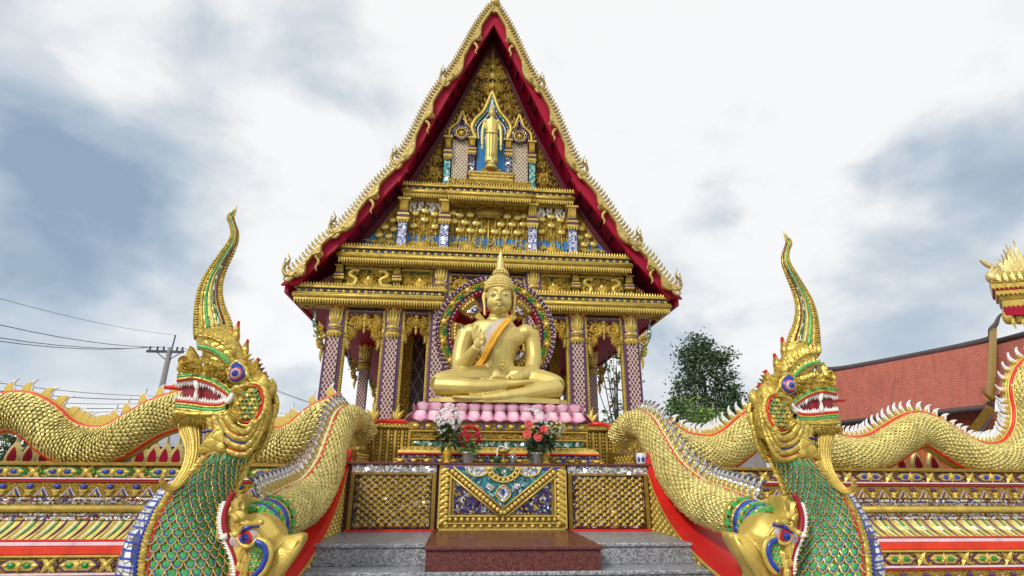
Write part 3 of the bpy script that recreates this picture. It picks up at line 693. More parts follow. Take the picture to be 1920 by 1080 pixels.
for i in range(6): b.leaf(.02, 11.5+i*.07, 11.06, PI/2, .18, .14-.015*i, 0, .05)
b.build('pediment_carving', ['gold_disc', 'carved_dark'], T)
for sx in (-1, 1):
    b = MB(); a0, a1 = sorted((sx*.52, sx*.90)); b.box(a0, a1, 11.06, 11.099, 7.88, 9.25); b.build('lattice_panel', 'lattice_beige', T)
    for x, mt, z0 in ((1.0, 'mosaic_teal_grid', 7.88), (.43, 'mosaic_bluewhite' if sx > 5 else 'mosaic_violet', 8.2)):
        pilaster(sx*x, z0, 9.22, .085, {'mosaic_violet': 'mosaic_bluewhite'}.get(mt, mt), 10.98, .42)
    # small arch with a wheel
    b = MB(); xc = sx*.70
    for d in (-1, 1):
        b.tube(catmull([(xc+d*.30, 11.0, 9.2), (xc+d*.27, 11.0, 9.45), (xc+d*.12, 11.0, 9.62), (xc+d*.06, 11.0, 9.8), (xc, 11.0, 9.98)], 5), .034, 6, 0)
        b.tube(catmull([(xc+d*.23, 11.0, 9.2), (xc+d*.20, 11.0, 9.42), (xc+d*.09, 11.0, 9.55), (xc+d*.04, 11.0, 9.72), (xc, 11.0, 9.84)], 5), .018, 6, 1)
        for i in range(6): b.leaf(xc+d*(.34-.05*i), 9.3+.1*i, 11.0, PI/2-d*.6, .14, .07, d*.6, .04)
    b.prism([(xc-.25, 9.2), (xc+.25, 9.2), (xc+.2, 9.45), (xc+.08, 9.6), (xc, 9.85), (xc-.08, 9.6), (xc-.2, 9.45)], 11.05, 11.098, 2)
    b.build('small_arch', ['gold', 'mosaic_violet', 'crimson_dark'], T)
    b = MB(); c = (xc, 10.97, 9.34)
    ring = lambda R, m, r: b.tube([(c[0]+R*math.cos(i*PI/12), c[1], c[2]+R*math.sin(i*PI/12)) for i in range(25)], r, 6, m)
    ring(.17, 1, .026); ring(.125, 0, .016); b.ell(c, (.04, .03, .04), 0)
    for i in range(8): a = i*PI/4; b.leaf(c[0], c[2], c[1], a, .12, .04, 0, .02, 0)
    b.ell((c[0], c[1]+.04, c[2]), (.15, .015, .15), 2, 14, 4)
    b.build('relief_wheel', ['gold_bright', 'mosaic_violet', 'crimson_dark'], T)
# niche
b = MB()
prof = [(.33, 8.3), (.34, 9.25), (.40, 9.55), (.28, 9.85), (.14, 10.05), (.05, 10.35), (0.02, 10.55)]
b.prism([(-.36, 8.25), (.40, 8.25)]+[(x, z) for x, z in prof[1:]]+[(-x+.04, z) for x, z in prof[1:-1]][::-1], 11.055, 11.0985, 3)
b.prism([(-.31, 8.25), (.35, 8.25), (.35, 9.5), (.12, 9.9), (-.08, 9.9), (-.31, 9.5)], 11.04, 11.054, 2)
for d in (-1, 1):
    C = lambda L: catmull([(.02+d*x, 11.0, z) for x, z in L], 6)
    b.tube(C([(.36, 9.2), (.47, 9.5), (.40, 9.75), (.20, 10.02), (.10, 10.3), (0, 10.62)]), .05, 6, 0)
    b.tube(C([(.34, 9.2), (.40, 9.48), (.32, 9.72), (.14, 9.97), (.06, 10.22), (0, 10.5)]), .026, 6, 1)
    b.tube(C([(.30, 9.2), (.33, 9.48), (.27, 9.65), (.10, 9.90), (.04, 10.12), (0, 10.38)]), .016, 6, 4)
    for i in range(10): p = lerpl(C([(.42, 9.2), (.52, 9.5), (.44, 9.78), (.24, 10.05), (.13, 10.33), (0, 10.7)]), i/9); b.leaf(p.x, p.z, 11.0, PI/2-d*(.9-.05*i), .16, .09, d*.7, .05)
b.build('niche', ['gold', 'mosaic_teal', 'sky_blue', 'crimson_dark', 'white'], T)
b = MB()
for i, (w, h, z) in enumerate(((.50, .07, 7.94), (.42, .05, 8.01), (.46, .05, 8.06), (.56, .06, 8.11), (.50, .05, 8.17), (.22, .08, 8.22))): b.bbox(-w+.02, w+.02, 10.72+.02*i, 11.05, z, z+h, i % 2, .01)
b.fringe(-.5, .54, 8.11, 10.77, .06, .05, 0)
b.build('niche_pedestal', ['gold', 'carved_gold'], T)

# ---- standing figure in the niche
S = thing('standing_statue', 'small golden standing robed Buddha in the blue niche high on the gable', 'statue', (.02, 10.86, 8.30))
b = MB(); x0, y0, z0 = .02, 10.86, 8.30
b.lathe([(0, 0), (.15, 0), (.16, .04), (.10, .08), (.13, .12), (.09, .17), (0, .17)], (x0, y0, z0), 16)
TB = lambda pts, r, n=10: b.tube(catmull([(x0+x, y0+y, z0+z) for x, y, z in pts], 4), r, n)
TB([(0, 0, .17), (0, 0, .35), (0, 0, .7), (0, 0, .95), (0, 0, 1.1), (0, 0, 1.25), (0, 0, 1.36)], lambda t: (.10, lerpl([.16, .145, .15, .17, .135, .165, .17, .12], t)))
for d in (-1, 1):
    TB([(d*.15, -.0, 1.32), (d*.21, 0, 1.1), (d*.225, .0, .85), (d*.22, -.04, .62)], lambda t: .052-.02*t)
    b.ell((x0+d*.22, y0-.03, z0+.56), (.028, .03, .07)); b.ell((x0+d*.13, y0, z0+1.31), (.09, .08, .07))
    b.ell((x0+d*.07, y0-.06, z0+.17), (.05, .09, .035)); b.leaf(x0+d*.10, z0+.34, y0, -PI/2+d*.7, .24, .10, d*.9, .05)
TB([(0, 0, 1.34), (0, 0, 1.46)], .055); b.ell((x0, y0-.01, z0+1.54), (.083, .09, .115)); b.ell((x0, y0+.01, z0+1.64), (.065, .07, .06)); b.lathe([(.035, 0), (.028, .06), (.012, .13), (0, .2)], (x0, y0, z0+1.68), 10)
for d in (-1, 1): b.ell((x0+d*.085, y0, z0+1.53), (.014, .02, .065))
b.ell((x0, y0-.095, z0+1.535), (.014, .02, .028))
b.build('body', 'gold_statue', S, .012, 3)
b = MB()
for d in (-1, 0, 1): b.tube(catmull([(x0+d*.05, y0-.09, z0+1.1), (x0+d*.06, y0-.105, z0+.8), (x0+d*.05, y0-.10, z0+.3)], 4), .012, 6)
b.tube(catmull([(x0-.14, y0-.07, z0+.98), (x0, y0-.115, z0+.94), (x0+.14, y0-.07, z0+.98)], 5), .02, 6)
b.build('robe_fold', 'gold_statue', S)

# ================================================================== STEPS, PLATFORM, ALTAR
A = thing('stone_steps', 'grey speckled granite steps between the two naga balustrades', 'steps', (0, 5.1, 0))
mb = MB()
for i in range(6):
    zt = 1.04-.172*i; yf = 5.13-.315*i; hw = 1.69 if i == 0 else 1.78
    mb.bbox(-hw, hw, yf+.018, 6.3 if i == 0 else yf+.5, zt-.172 if i < 5 else 0, zt-.034, 0, .004)
mb.build('riser', 'granite_grey', A)
for i in range(6):
    zt = 1.04-.172*i; yf = 5.13-.315*i; hw = 1.695 if i == 0 else 1.785
    mb = MB(); mb.bbox(-hw, hw, yf, 6.3 if i == 0 else yf+.5, zt-.033, zt, 0, .008); mb.build('tread', 'granite_grey', A)
A = thing('granite_platform', 'polished dark red granite block in the middle of the grey steps', 'platform', (0, 5.5, 0))
mb = MB(); mb.bbox(-.70, .74, 4.84, 6.14, 0, 1.022, 0, .006); mb.build('base', 'granite_red', A)
mb = MB(); mb.bbox(-.715, .755, 4.815, 6.142, 1.023, 1.055, 0, .008); mb.build('top_slab', 'granite_red', A)

A = thing('altar_wall', 'gold lattice altar wall with blue mosaic cloth panel across the top of the steps', 'altar', (0, 6.2, 1.04))
AY = 6.2
mb = MB(); mb.box(-1.64, 1.68, AY+.03, 8.2, 1.0, 1.70); mb.build('core', 'crimson_dark', A)
mb = MB(); mb.bbox(-1.67, 1.71, AY-.035, 8.2, 1.702, 1.728, 0, .006); mb.build('top_slab', 'granite_red', A)
for x0, x1 in ((-1.60, -.70), (.74, 1.64)):
    b = MB(); b.box(x0+.05, x1-.05, AY+.005, AY+.029, 1.07, 1.60, 0)
    nx, nz = 9, 8      # lattice of little gilded pyramids between mosaic chips
    for i in range(nx):
        for j in range(nz):
            for o in (0, 1):
                x = x0+.06+(i+.5*(1+o))*(x1-x0-.14)/nx; z = 1.075+(j+.5*(1+o))*.5/nz; w, h = .032, .028
                if z > 1.59: continue
                b.add([(x-w, AY+.004, z-h*.7), (x+w, AY+.004, z-h*.7), (x, AY+.004, z+h), (x, AY-.014, z-.002)], [(0, 1, 3), (1, 2, 3), (2, 0, 3)], 1)
    b.build('lattice_panel', ['mosaic_mixed', 'gold'], A)
    b = MB(); b.box(x0, x1, AY-.004, AY+.02, 1.625, 1.70, 0); b.build('mirror_strip', 'mirror_white', A)
    b = MB(); b.box(x0, x1, AY-.012, AY+.02, 1.603, 1.624, 0); b.box(x0, x0+.04, AY-.01, AY+.02, 1.06, 1.602, 0); b.box(x1-.04, x1, AY-.01, AY+.02, 1.06, 1.602, 0); b.build('edge_strip', 'gold_dark', A)
    b = MB(); b.box(x0-.02, x1+.02, AY-.02, AY+.02, 1.041, 1.062); b.build('skirting', 'red', A)
b = MB(); X0, X1 = -.665, .705; b.box(X0, X1, AY-.06, AY+.03, 1.057, 1.70)
b.build('panel_backing', 'gold_dark', A)
b = MB(); xc = .02; hw = .52; zt, zb = 1.69, 1.215
b.box(xc-hw, xc+hw, AY-.072, AY-.061, zb, zt, 0); b.build('night_mosaic', 'mosaic_night', A)
b = MB(); b.prism([(xc-hw-.06, zt), (xc+hw+.06, zt), (xc, zb+.01)], AY-.084, AY-.073, 0); b.build('cloth_mosaic', 'mosaic_teal', A)
b = MB()
for d in (-1, 1):       # beaded V border
    p0, p1 = Vector((xc+d*(hw+.045), 0, zt-.04)), Vector((xc, 0, zb+.0)); u = (p1-p0).normalized(); nn = Vector((-u.z, 0, u.x))*.042
    for q in (-1, 1): b.tube([p0+nn*q+Vector((0, AY-.09, 0)), p1+nn*q+Vector((0, AY-.09, 0))], .012, 6, 0)
    q = [p0+nn, p1+nn, p1-nn, p0-nn]; b.prism([(v.x, v.z) for v in q], AY-.091, AY-.085, 1)
    for i in range(15): p = p0+(p1-p0)*((i+.5)/15); b.ell((p.x, AY-.095, p.z), (.026, .018, .026), 0, 8, 5)
b.build('beaded_border', ['gold_bright', 'crimson_dark'], A)
b = MB()
for R, r, m in ((.185, .012, 0), (.135, .012, 0)):
    b.tube([(xc+R*math.cos(PI+i*PI/16), AY-.098, zt+R*.85*math.sin(PI+i*PI/16)) for i in range(17)], r, 6, m)
for i in range(9): a = PI+(i+.5)*PI/9; b.ell((xc+.16*math.cos(a), AY-.1, zt+.137*math.sin(a)), (.021, .014, .021), 0, 8, 5)
for d in (-1, 1):
    b.tube([(xc+d*.28+.13*math.cos(PI+i*PI/12), AY-.095, zt+.1*math.sin(PI+i*PI/12)) for i in range(13)], .010, 6, 0)
    b.tube(catmull([(xc+d*.06, AY-.1, zt-.23), (xc+d*.075, AY-.1, zt-.29), (xc, AY-.1, zt-.36)], 6), .009, 6, 0)
b.tube(catmull([(xc-.06, AY-.1, zt-.23), (xc, AY-.1, zt-.19), (xc+.06, AY-.1, zt-.23)], 6), .009, 6, 0)
b.build('cloth_trim', 'gold_bright', A)
b = MB()
for d in (-1, 1): b.prism([(xc+d*.28+.12*math.cos(PI+i*PI/10), zt+.09*math.sin(PI+i*PI/10)) for i in range(11)], AY-.094, AY-.085, 0)
b.prism([(xc+.12*math.cos(PI+i*PI/10), zt+.10*math.sin(PI+i*PI/10)) for i in range(11)], AY-.096, AY-.085, 1)
b.prism([(xc-.055, zt-.23), (xc, zt-.2), (xc+.055, zt-.23), (xc+.06, zt-.28), (xc, zt-.345), (xc-.06, zt-.28)], AY-.096, AY-.085, 0)
b.prism([(xc-.022, zt-.25), (xc, zt-.225), (xc+.022, zt-.25), (xc, zt-.31)], AY-.104, AY-.0965, 2)
for d in (-1, 1): b.prism([(xc+d*.09, zt-.20), (xc+d*.17, zt-.16), (xc+d*.19, zt-.21), (xc+d*.12, zt-.25)], AY-.094, AY-.085, 0)
b.prism([(xc-hw-.12, zt-.001), (xc+hw+.12, zt-.001), (xc+hw+.07, zt-.035), (xc-hw-.07, zt-.035)], AY-.09, AY-.0855, 2)
b.build('cloth_medallion', ['mirror_white', 'mosaic_green', 'blue'], A)
b = MB(); yy = AY-.075
for d, xe in ((-1, X0), (1, X1)):
    xi = xe-d*.13
    b.box(min(xe, xe-d*.018), max(xe, xe-d*.018), yy-.02, yy+.015, 1.06, 1.66); b.box(min(xi, xi+d*.016), max(xi, xi+d*.016), yy-.012, yy+.015, 1.2, 1.69)
    for i in range(9): z = 1.12+i*.062; b.leaf(xe-d*.02, z, yy-.012, PI/2-d*-.75, .11, .07, d*.9, .025); b.ell((xe-d*.085, yy-.005, z), (.026, .016, .026), 0, 8, 5)
b.box(X0, X1, yy-.02, yy+.015, 1.058, 1.075); b.box(X0, X1, yy-.014, yy+.015, 1.19, 1.206); b.box(X0, X1, yy-.01, yy+.015, 1.12, 1.132)
b.beads(X0+.1, X1-.1, 1.162, yy-.002, .062, .024, 0, None, 1.); b.beads(X0+.05, X1-.05, 1.098, yy-.002, .09, .018, 0)
b.build('carved_frame', 'gold_bright', A)

# ---- tiered pedestal and lotus throne
Pd = thing('statue_pedestal', 'stepped gold and mosaic pedestal under the pink lotus throne', 'pedestal', (0, 7.4, 1.73))
def tier(hw, z0, z1, mat, yf, name='tier', b=.01):
    q = MB(); q.bbox(-hw+.02, hw+.02, yf, 14.8-yf, z0, z1, 0, b); return q, name, mat
y7 = 7.4
for hw, z0, z1, mat in ((1.24, 1.73, 1.785, 'carved_gold'), (1.19, 1.786, 1.825, 'mosaic_night'), (1.21, 1.826, 1.848, 'red'), (1.03, 1.925, 1.995, 'mosaic_green'), (1.07, 1.996, 2.015, 'gold'), (1.05, 2.016, 2.09, 'carved_fine'), (1.09, 2.091, 2.115, 'gold'), (1.10, 2.116, 2.205, 'gold_dark')):
    q = MB(); q.bbox(-hw+.02, hw+.02, y7-hw*.62, y7+hw*.62, z0, z1, 0, .008); q.build('tier', mat, Pd)
q = MB(); hw = 1.17
v = []
for k, (w, z) in enumerate(((1.20, 1.849), (1.19, 1.875), (1.06, 1.923))): v += [(-w+.02, y7-w*.62, z), (w+.02, y7-w*.62, z), (w+.02, y7+w*.62, z), (-w+.02, y7+w*.62, z)]
q.add(v, [(k*4+j, k*4+(j+1) % 4, k*4+4+(j+1) % 4, k*4+4+j) for k in range(2) for j in range(4)], 0)
for i in range(30): q.leaf(-1.14+.02+i*.0786, 1.912, y7-.68-.035, -PI/2, .075, .085, 0, .025)
q.build('petal_moulding', 'gold_bright', Pd)
q = MB(); q.beads(-1.06, 1.10, 2.16, y7-1.10*.62-.004, .14, .03, 0, None, 1.7)
for i in range(9):
    x = -.95+.02+i*.2375
    for d in (-1, 1): q.prism([(x+d*.012, 2.127), (x+d*.045, 2.16), (x+d*.012, 2.193), (x+d*.03, 2.193), (x+d*.065, 2.16), (x+d*.03, 2.127)], y7-1.10*.62-.012, y7-1.1*.62+.01, 1)
q.build('chevron_band', ['gold_bright', 'blue'], Pd)
q = MB(); q.beads(-1.22, 1.26, 1.758, y7-1.24*.62-.004, .16, .022, 0, None, 2.)
for i in range(8): x = -1.05+.02+i*.3; q.prism([(x-.05, 1.736), (x, 1.758), (x-.05, 1.78), (x-.02, 1.78), (x+.04, 1.758), (x-.02, 1.736)], y7-1.24*.62-.012, y7-1.24*.62+.01, 1)
q.build('chevron_band', ['gold_bright', 'blue'], Pd)

Lt = thing('lotus_throne', 'pink two-row lotus petal throne under the seated Buddha', 'pedestal', (0, 7.4, 2.207))
q = MB(); q.bbox(-.98, 1.02, y7-.56, y7+.6, 2.207, 2.447, 0, .02); q.build('core', 'pink', Lt)
q = MB(); q.bbox(-1.0, 1.04, y7-.58, y7+.62, 2.425, 2.452, 0, .008); q.beads(-1.0, 1.04, 2.452, y7-.575, .035, .014, 1); q.build('top_edge', ['pink', 'mosaic_violet'], Lt)
def petal_mesh(w, h, up):
    b = MB(); nu, nv = 8, 7; vs = []
    for j in range(nv+1):
        t = j/nv; ww = w*.5*(.62+.5*t**.7) if t < .72 else w*.5*max(.0, 1-((t-.72)/.30)**2.2)**.5*1.02
        for i in range(nu+1):
            u = -1+2*i/nu; bul = math.sqrt(max(0, 1-u*u*.92))
            vs.append((u*min(ww, w*.51), -.032*bul*math.sin(PI*(.15+.8*t))-.045*t, (h*t*(1-.05*abs(u)))*up))
    b.add(vs, [(j*(nu+1)+i, j*(nu+1)+i+1, (j+1)*(nu+1)+i+1, (j+1)*(nu+1)+i) for j in range(nv) for i in range(nu)], 0, True)
    return b
for zz, w, h, up, hx, yf, nf, mt in ((2.320, .162, .128, 1, 1.02, .61, 13, 'lotus_petal'), (2.345, .168, .128, -1, 1.05, .645, 13, 'lotus_petal')):
    p0 = petal_mesh(w, h, up).build('petal', mt); p0.parent = Lt; used = False; fl = .055 if up > 0 else .13
    for v_ in p0.data.vertices: v_.co.y -= 0 if up > 0 else abs(v_.co.z)*.55
    o0 = Vector(Lt['_o'])
    for k in range(nf): 
        x = .02-hx+hx*2*(k+.5)/nf
        m = Matrix.Translation(Vector((x, y7-yf, zz))-o0)
        if not used: p0.matrix_local = m; used = True
        else: place(p0, Lt, m)
    for sx in (-1, 1):
        for k in range(7):
            y = y7-yf+(k+.5)*.172
            place(p0, Lt, Matrix.Translation(Vector((.02+sx*hx, y, zz))-o0) @ Matrix.Rotation(sx*PI/2, 4, 'Z'))

# ================================================================== SEATED BUDDHA
Bd = thing('seated_statue', 'large golden seated Buddha with an orange sash and one raised hand', 'statue', (0, 7.4, 2.51))
def bz(x, y, Y): return at(780+x/3.177, 460+y/3.177, Y)
def TZ(b, pts, r, n=12, k=5, m=0, ref=(0, 1, 0)):
    P = catmull([bz(*p) if len(p) == 3 else p for p in pts], k)
    if isinstance(r, (list, tuple)): L = [Vector(q) if isinstance(q, tuple) else q for q in r]; N = len(P); rr = [lerpl(L, i/(N-1)) for i in range(N)]; rr = [tuple(q) if isinstance(q, Vector) else q for q in rr]
    else: rr = r
    b.tube(P, rr, n, m, ref)
u = .00228
b = MB()
# trunk: loft of ellipses  (y-depth, half width)
trunk = [((493, 815), .22, .27), ((492, 760), .20, .215), ((490, 700), .19, .215), ((490, 640), .20, .255), ((490, 575), .215, .335), ((488, 520), .20, .40), ((489, 488), .165, .38), ((494, 460), .125, .22), ((496, 425), .115, .138), ((497, 400), .115, .125)]
TP = catmull([bz(p[0], p[1], 7.42) for p, a, c in trunk], 6); TR = [lerpl([Vector((a, c)) for p, a, c in trunk], i/(len(TP)-1)) for i in range(len(TP))]
b.tube(TP, [tuple(r) for r in TR], 20)
def chest(px, py, lift=.012):
    "point on the trunk's front surface on the sight of (px, py)"
    z = bz(px, py, 7.22).z; i = min(range(len(TP)), key=lambda k: abs(TP[k].z-z)); c = TP[i]; r = TR[i]
    for Y in [7.1+.01*k for k in range(40)]:
        p = bz(px, py, Y)
        if ((p.x-c.x)/r.y)**2+((p.y-c.y)/r.x)**2 <= 1: return Vector((p.x, p.y-lift, p.z))
    p = bz(px, py, 7.4); return p
b.ell(bz(330, 522, 7.42), (.15, .155, .13)); b.ell(bz(652, 524, 7.42), (.145, .155, .13))     # shoulders
b.ell(bz(425, 548, 7.36), (.21, .118, .15)); b.ell(bz(565, 550, 7.36), (.21, .118, .15))       # chest
b.ell(bz(492, 735, 7.42), (.235, .20, .22))                                                        # belly
# arms
TZ(b, [(302, 520, 7.42), (278, 590, 7.40), (262, 670, 7.37), (262, 735, 7.30)], [.135, .122, .112, .105])
TZ(b, [(262, 738, 7.30), (292, 700, 7.20), (330, 650, 7.07), (362, 605, 6.97)], [.105, .098, .082, .062])
b.ell(bz(262, 742, 7.29), (.105, .11, .10))
TZ(b, [(680, 520, 7.42), (695, 590, 7.42), (702, 670, 7.38), (690, 742, 7.30)], [.132, .118, .11, .105])
TZ(b, [(690, 748, 7.30), (650, 772, 7.15), (605, 792, 7.05), (560, 800, 6.98)], [.102, .09, .072, .055]); b.ell(bz(690, 752, 7.29), (.105, .11, .10))
# raised hand
b.ell(bz(369, 574, 6.95), (.066, .030, .088), 0, 14, 10)
for pts in (((346, 560), (340, 525), (348, 490), (362, 468)), ((360, 545), (358, 510), (368, 482), (380, 466)), ((376, 548), (377, 520), (385, 498), (390, 490)), ((392, 560), (397, 535), (402, 515), (404, 505))):
    TZ(b, [(x, y, 6.94-.012*i) for i, (x, y) in enumerate(pts)], [.025, .022, .019, .011], 8)
TZ(b, [(395, 595, 6.95), (410, 570, 6.91), (408, 548, 6.88), (396, 535, 6.87)], [.028, .026, .022, .013], 8)
# hand lying in the lap, palm up
b.ell(bz(505, 802, 6.93), (.115, .06, .034), 0, 14, 8)
for k in range(4): TZ(b, [(480, 797+k*7, 6.95-.04*k), (440, 796+k*8, 6.93-.04*k), (405, 796+k*7, 6.92-.04*k), (375+k*10, 792+k*9, 6.91-.04*k)], [.026, .023, .021, .012], 8)
TZ(b, [(535, 790, 6.9), (500, 780, 6.88), (460, 783, 6.88), (438, 787, 6.88)], [.026, .024, .021, .012], 8)
# legs: thighs, crossed shins, feet
TZ(b, [(480, 805, 7.48), (380, 800, 7.36), (270, 805, 7.22), (160, 822, 7.02), (128, 838, 6.95)], [.20, .20, .185, .155, .13]); TZ(b, [(510, 808, 7.48), (600, 805, 7.36), (720, 815, 7.22), (815, 835, 7.02), (846, 850, 6.95)], [.20, .20, .185, .155, .125])
TZ(b, [(128, 838, 6.95), (250, 842, 6.84), (380, 846, 6.80), (480, 838, 6.80), (540, 826, 6.82)], [.125, .118, .10, .085, .06])
TZ(b, [(540, 826, 6.82), (610, 822, 6.83), (680, 815, 6.85), (740, 812, 6.88)], [(.06, .052), (.07, .045), (.06, .033), (.03, .016)])
TZ(b, [(846, 852, 6.95), (740, 872, 6.84), (620, 893, 6.79), (500, 905, 6.76), (400, 912, 6.75)], [.120, .110, .092, .075, .062])
TZ(b, [(420, 910, 6.76), (340, 912, 6.74), (270, 908, 6.73), (215, 903, 6.73)], [(.06, .05), (.07, .042), (.055, .03), (.025, .014)])
for k in range(4): b.ell(bz(225+k*14, 902+k*1.5, 6.70), (.022, .03, .018), 0, 8, 6)
# head
b.ell(bz(496, 310, 7.34), (.178, .19, .225), 0, 24, 16); b.ell(bz(496, 348, 7.30), (.178, .168, .155), 0, 16, 12); b.ell(bz(496, 385, 7.23), (.095, .08, .055))
b.ell(bz(496, 258, 7.37), (.182, .20, .15), 0, 20, 12)
for d in (-1, 1):
    b.ell(bz(496+d*46, 338, 7.25), (.07, .06, .09)); b.ell(bz(496+d*39, 289, 7.170), (.046, .022, .022))
    TZ(b, [(497+d*10, 272, 7.145), (497+d*30, 256, 7.15), (497+d*54, 256, 7.18), (497+d*76, 274, 7.24)], [.010, .014, .012, .007], 6)
    TZ(b, [(496+d*84, 278, 7.38), (496+d*92, 310, 7.38), (496+d*88, 360, 7.36), (496+d*86, 418, 7.34)], [(.02, .03), (.03, .032), (.022, .02), (.022, .022)], 8)
    b.ell(bz(497+d*11, 324, 7.125), (.017, .022, .014))
TZ(b, [(497, 270, 7.15), (497, 292, 7.13), (497, 312, 7.10), (497, 324, 7.09)], [.015, .016, .019, .023], 8)
TZ(b, [(468, 345, 7.16), (484, 340, 7.12), (497, 342, 7.115), (510, 340, 7.12), (526, 345, 7.16)], [.005, .011, .010, .011, .005], 8)
TZ(b, [(474, 350, 7.15), (497, 356, 7.115), (520, 350, 7.15)], [.005, .013, .005], 8)
b.ell(bz(497, 374, 7.175), (.05, .04, .045))
for z_, r in ((418, .142), (432, .150)): p = bz(496, z_, 7.42); b.tube([(p.x+r*math.cos(i*PI/12), p.y+r*.86*math.sin(i*PI/12), p.z) for i in range(25)], .012, 6)
# plinth of the figure
BODY = b.build('body', 'gold_statue', Bd, .0105, 5)
q = MB(); pl = [(-.86, 6.92), (-.72, 6.78), (-.3, 6.70), (.35, 6.70), (.76, 6.78), (.90, 6.92), (.9, 7.7), (-.86, 7.7)]
q.add([(x, y, z) for z in (2.454, 2.515) for x, y in pl], [tuple(range(7, -1, -1)), tuple(range(8, 16))]+[(i, (i+1) % 8, 8+(i+1) % 8, 8+i) for i in range(8)], 0); q.build('base', 'gold_statue', Bd)
# curls, topknot, flame
b = MB(); hc = bz(496, 262, 7.40)
R3 = (.196, .215, .195)
for j in range(9):
    ph = .12+j*.19; n = max(1, int(2*PI*math.sin(ph)/.19))
    for i in range(n):
        th = 2*PI*(i+.5*(j % 2))/n; d = Vector((math.sin(ph)*math.cos(th), math.sin(ph)*math.sin(th), math.cos(ph)))
        p = hc+Vector((d.x*R3[0], d.y*R3[1], d.z*R3[2]))
        if d.y < -.25 and p.z < bz(0, 222+abs(d.x)*62, 7.2).z: continue
        b.ell(p, .030, 0, 7, 5)
b.ell(hc+Vector((0, .0, .02)), (.185, .205, .175), 0, 18, 12)
tk = bz(504, 178, 7.42); b.ell(tk, (.105, .105, .085), 0, 14, 8)
for j in range(4):
    ph = .3+j*.38; n = max(5, int(16*math.sin(ph)))
    for i in range(n): th = 2*PI*(i+.5*(j % 2))/n; b.ell(tk+Vector((.11*math.sin(ph)*math.cos(th), .11*math.sin(ph)*math.sin(th), .09*math.cos(ph))), .022, 0, 6, 4)
b.build('hair', 'gold_statue', Bd)
b = MB(); p = bz(503, 150, 7.42); top = bz(503, 22, 7.42); Hh = top.z-p.z
b.lathe([(.062, 0), (.060, Hh*.1), (.056, Hh*.3), (.040, Hh*.55), (.022, Hh*.8), (.004, Hh)], tuple(p), 14)
for k in range(5):
    for i in range(9): a = i*2*PI/9+k*.3; r = .062-.011*k; b.tube([(p.x+r*math.cos(a), p.y+r*math.sin(a), p.z+Hh*.16*k), (p.x+r*.86*math.cos(a+.2), p.y+r*.86*math.sin(a+.2), p.z+Hh*(.16*k+.16))], .008, 5)
b.lathe([(.075, -.02), (.085, .0), (.075, .02)], tuple(p), 14)
b.build('flame_finial', 'gold_pale', Bd)
for d in (-1, 1):
    b = MB(); c = bz(496+d*39, 290, 7.15); b.ell(c, (.042, .016, .0095), 0, 12, 8); b.ell(c+Vector((0, -.012, 0)), (.011, .008, .0095), 1, 10, 6); b.build('eye', ['tooth', 'black'], Bd)
# orange sash and white under-cloth
def ribbon(name, mat, L, R, lift, n=28):
    b = MB(); vs = []
    A_, B_ = catmull([(x, y, 0) for x, y in L], 8), catmull([(x, y, 0) for x, y in R], 8); N = len(A_); K = 6
    for i in range(N):
        for k in range(K+1):
            f = k/K; x = A_[i].x*(1-f)+B_[i].x*f; y = A_[i].y*(1-f)+B_[i].y*f
            vs.append(chest(x, y, lift+.006*math.sin(f*PI*3)+.004*math.sin(i*.7)))
    fs = [(i*(K+1)+k, i*(K+1)+k+1, (i+1)*(K+1)+k+1, (i+1)*(K+1)+k) for i in range(N-1) for k in range(K)]
    n0 = len(vs); b.add(vs, fs, 0, True); ob = b.build(name, mat, Bd)
    md = ob.modifiers.new('solid', 'SOLIDIFY'); md.thickness = .012; md.offset = 0
    return ob
ribbon('sash', 'orange_cloth', [(545, 432), (480, 500), (430, 580), (385, 670), (330, 735), (282, 790)], [(572, 446), (512, 520), (462, 600), (412, 690), (355, 760), (300, 796)], .055)
ribbon('under_cloth', 'white_cloth', [(528, 436), (430, 478), (400, 540), (370, 610)], [(548, 440), (482, 505), (436, 580), (395, 650)], .042)
# small medallion on a fine chain
b = MB(); TZ(b, [tuple(chest(508, 520, .02)), tuple(chest(507, 600, .05)), tuple(chest(508, 690, .06))], .004, 5); b.build('chain', 'gold_bright', Bd); b = MB()
c = chest(515, 720, .075)
for i in range(10): a = i*PI/5; b.ell((c.x+.035*math.cos(a), c.y, c.z+.05*math.sin(a)), (.014, .012, .014), 0, 6, 4)
b.ell(tuple(c), (.02, .012, .03), 0, 8, 5); b.build('pendant', 'gold_bright', Bd)

# ================================================================== WHEEL BEHIND THE STATUE
Wh = thing('dharma_wheel', 'large gilded eight-spoked wheel with beaded rim standing behind the seated Buddha', 'wheel', (.02, 8.02, 2.5))
wc = Vector((.02, 8.02, 3.66))
def annulus(b, R0, R1, y0, y1, m=0, a0=0., a1=2*PI, n=48):
    full = abs(a1-a0-2*PI) < 1e-6; v = []; N = n+1
    for i in range(N):
        a = a0+(a1-a0)*i/n; ca, sa = math.cos(a), math.sin(a)
        v += [(wc.x+R*ca, y, wc.z+R*sa) for R, y in ((R0, y0), (R1, y0), (R1, y1), (R0, y1))]
    f = [(i*4+k, i*4+(k+1) % 4, i*4+4+(k+1) % 4, i*4+4+k) for i in range(n) for k in range(4)]
    if not full: f += [(0, 1, 2, 3), (n*4, n*4+3, n*4+2, n*4+1)]
    b.add(v, f, m)
b = MB(); annulus(b, .70, .93, 7.99, 8.10, 0); b.build('rim', 'crimson_dark', Wh)
b = MB(); annulus(b, .75, .858, 7.978, 7.9895, 0); b.build('carved_ring', 'carved_gold', Wh)
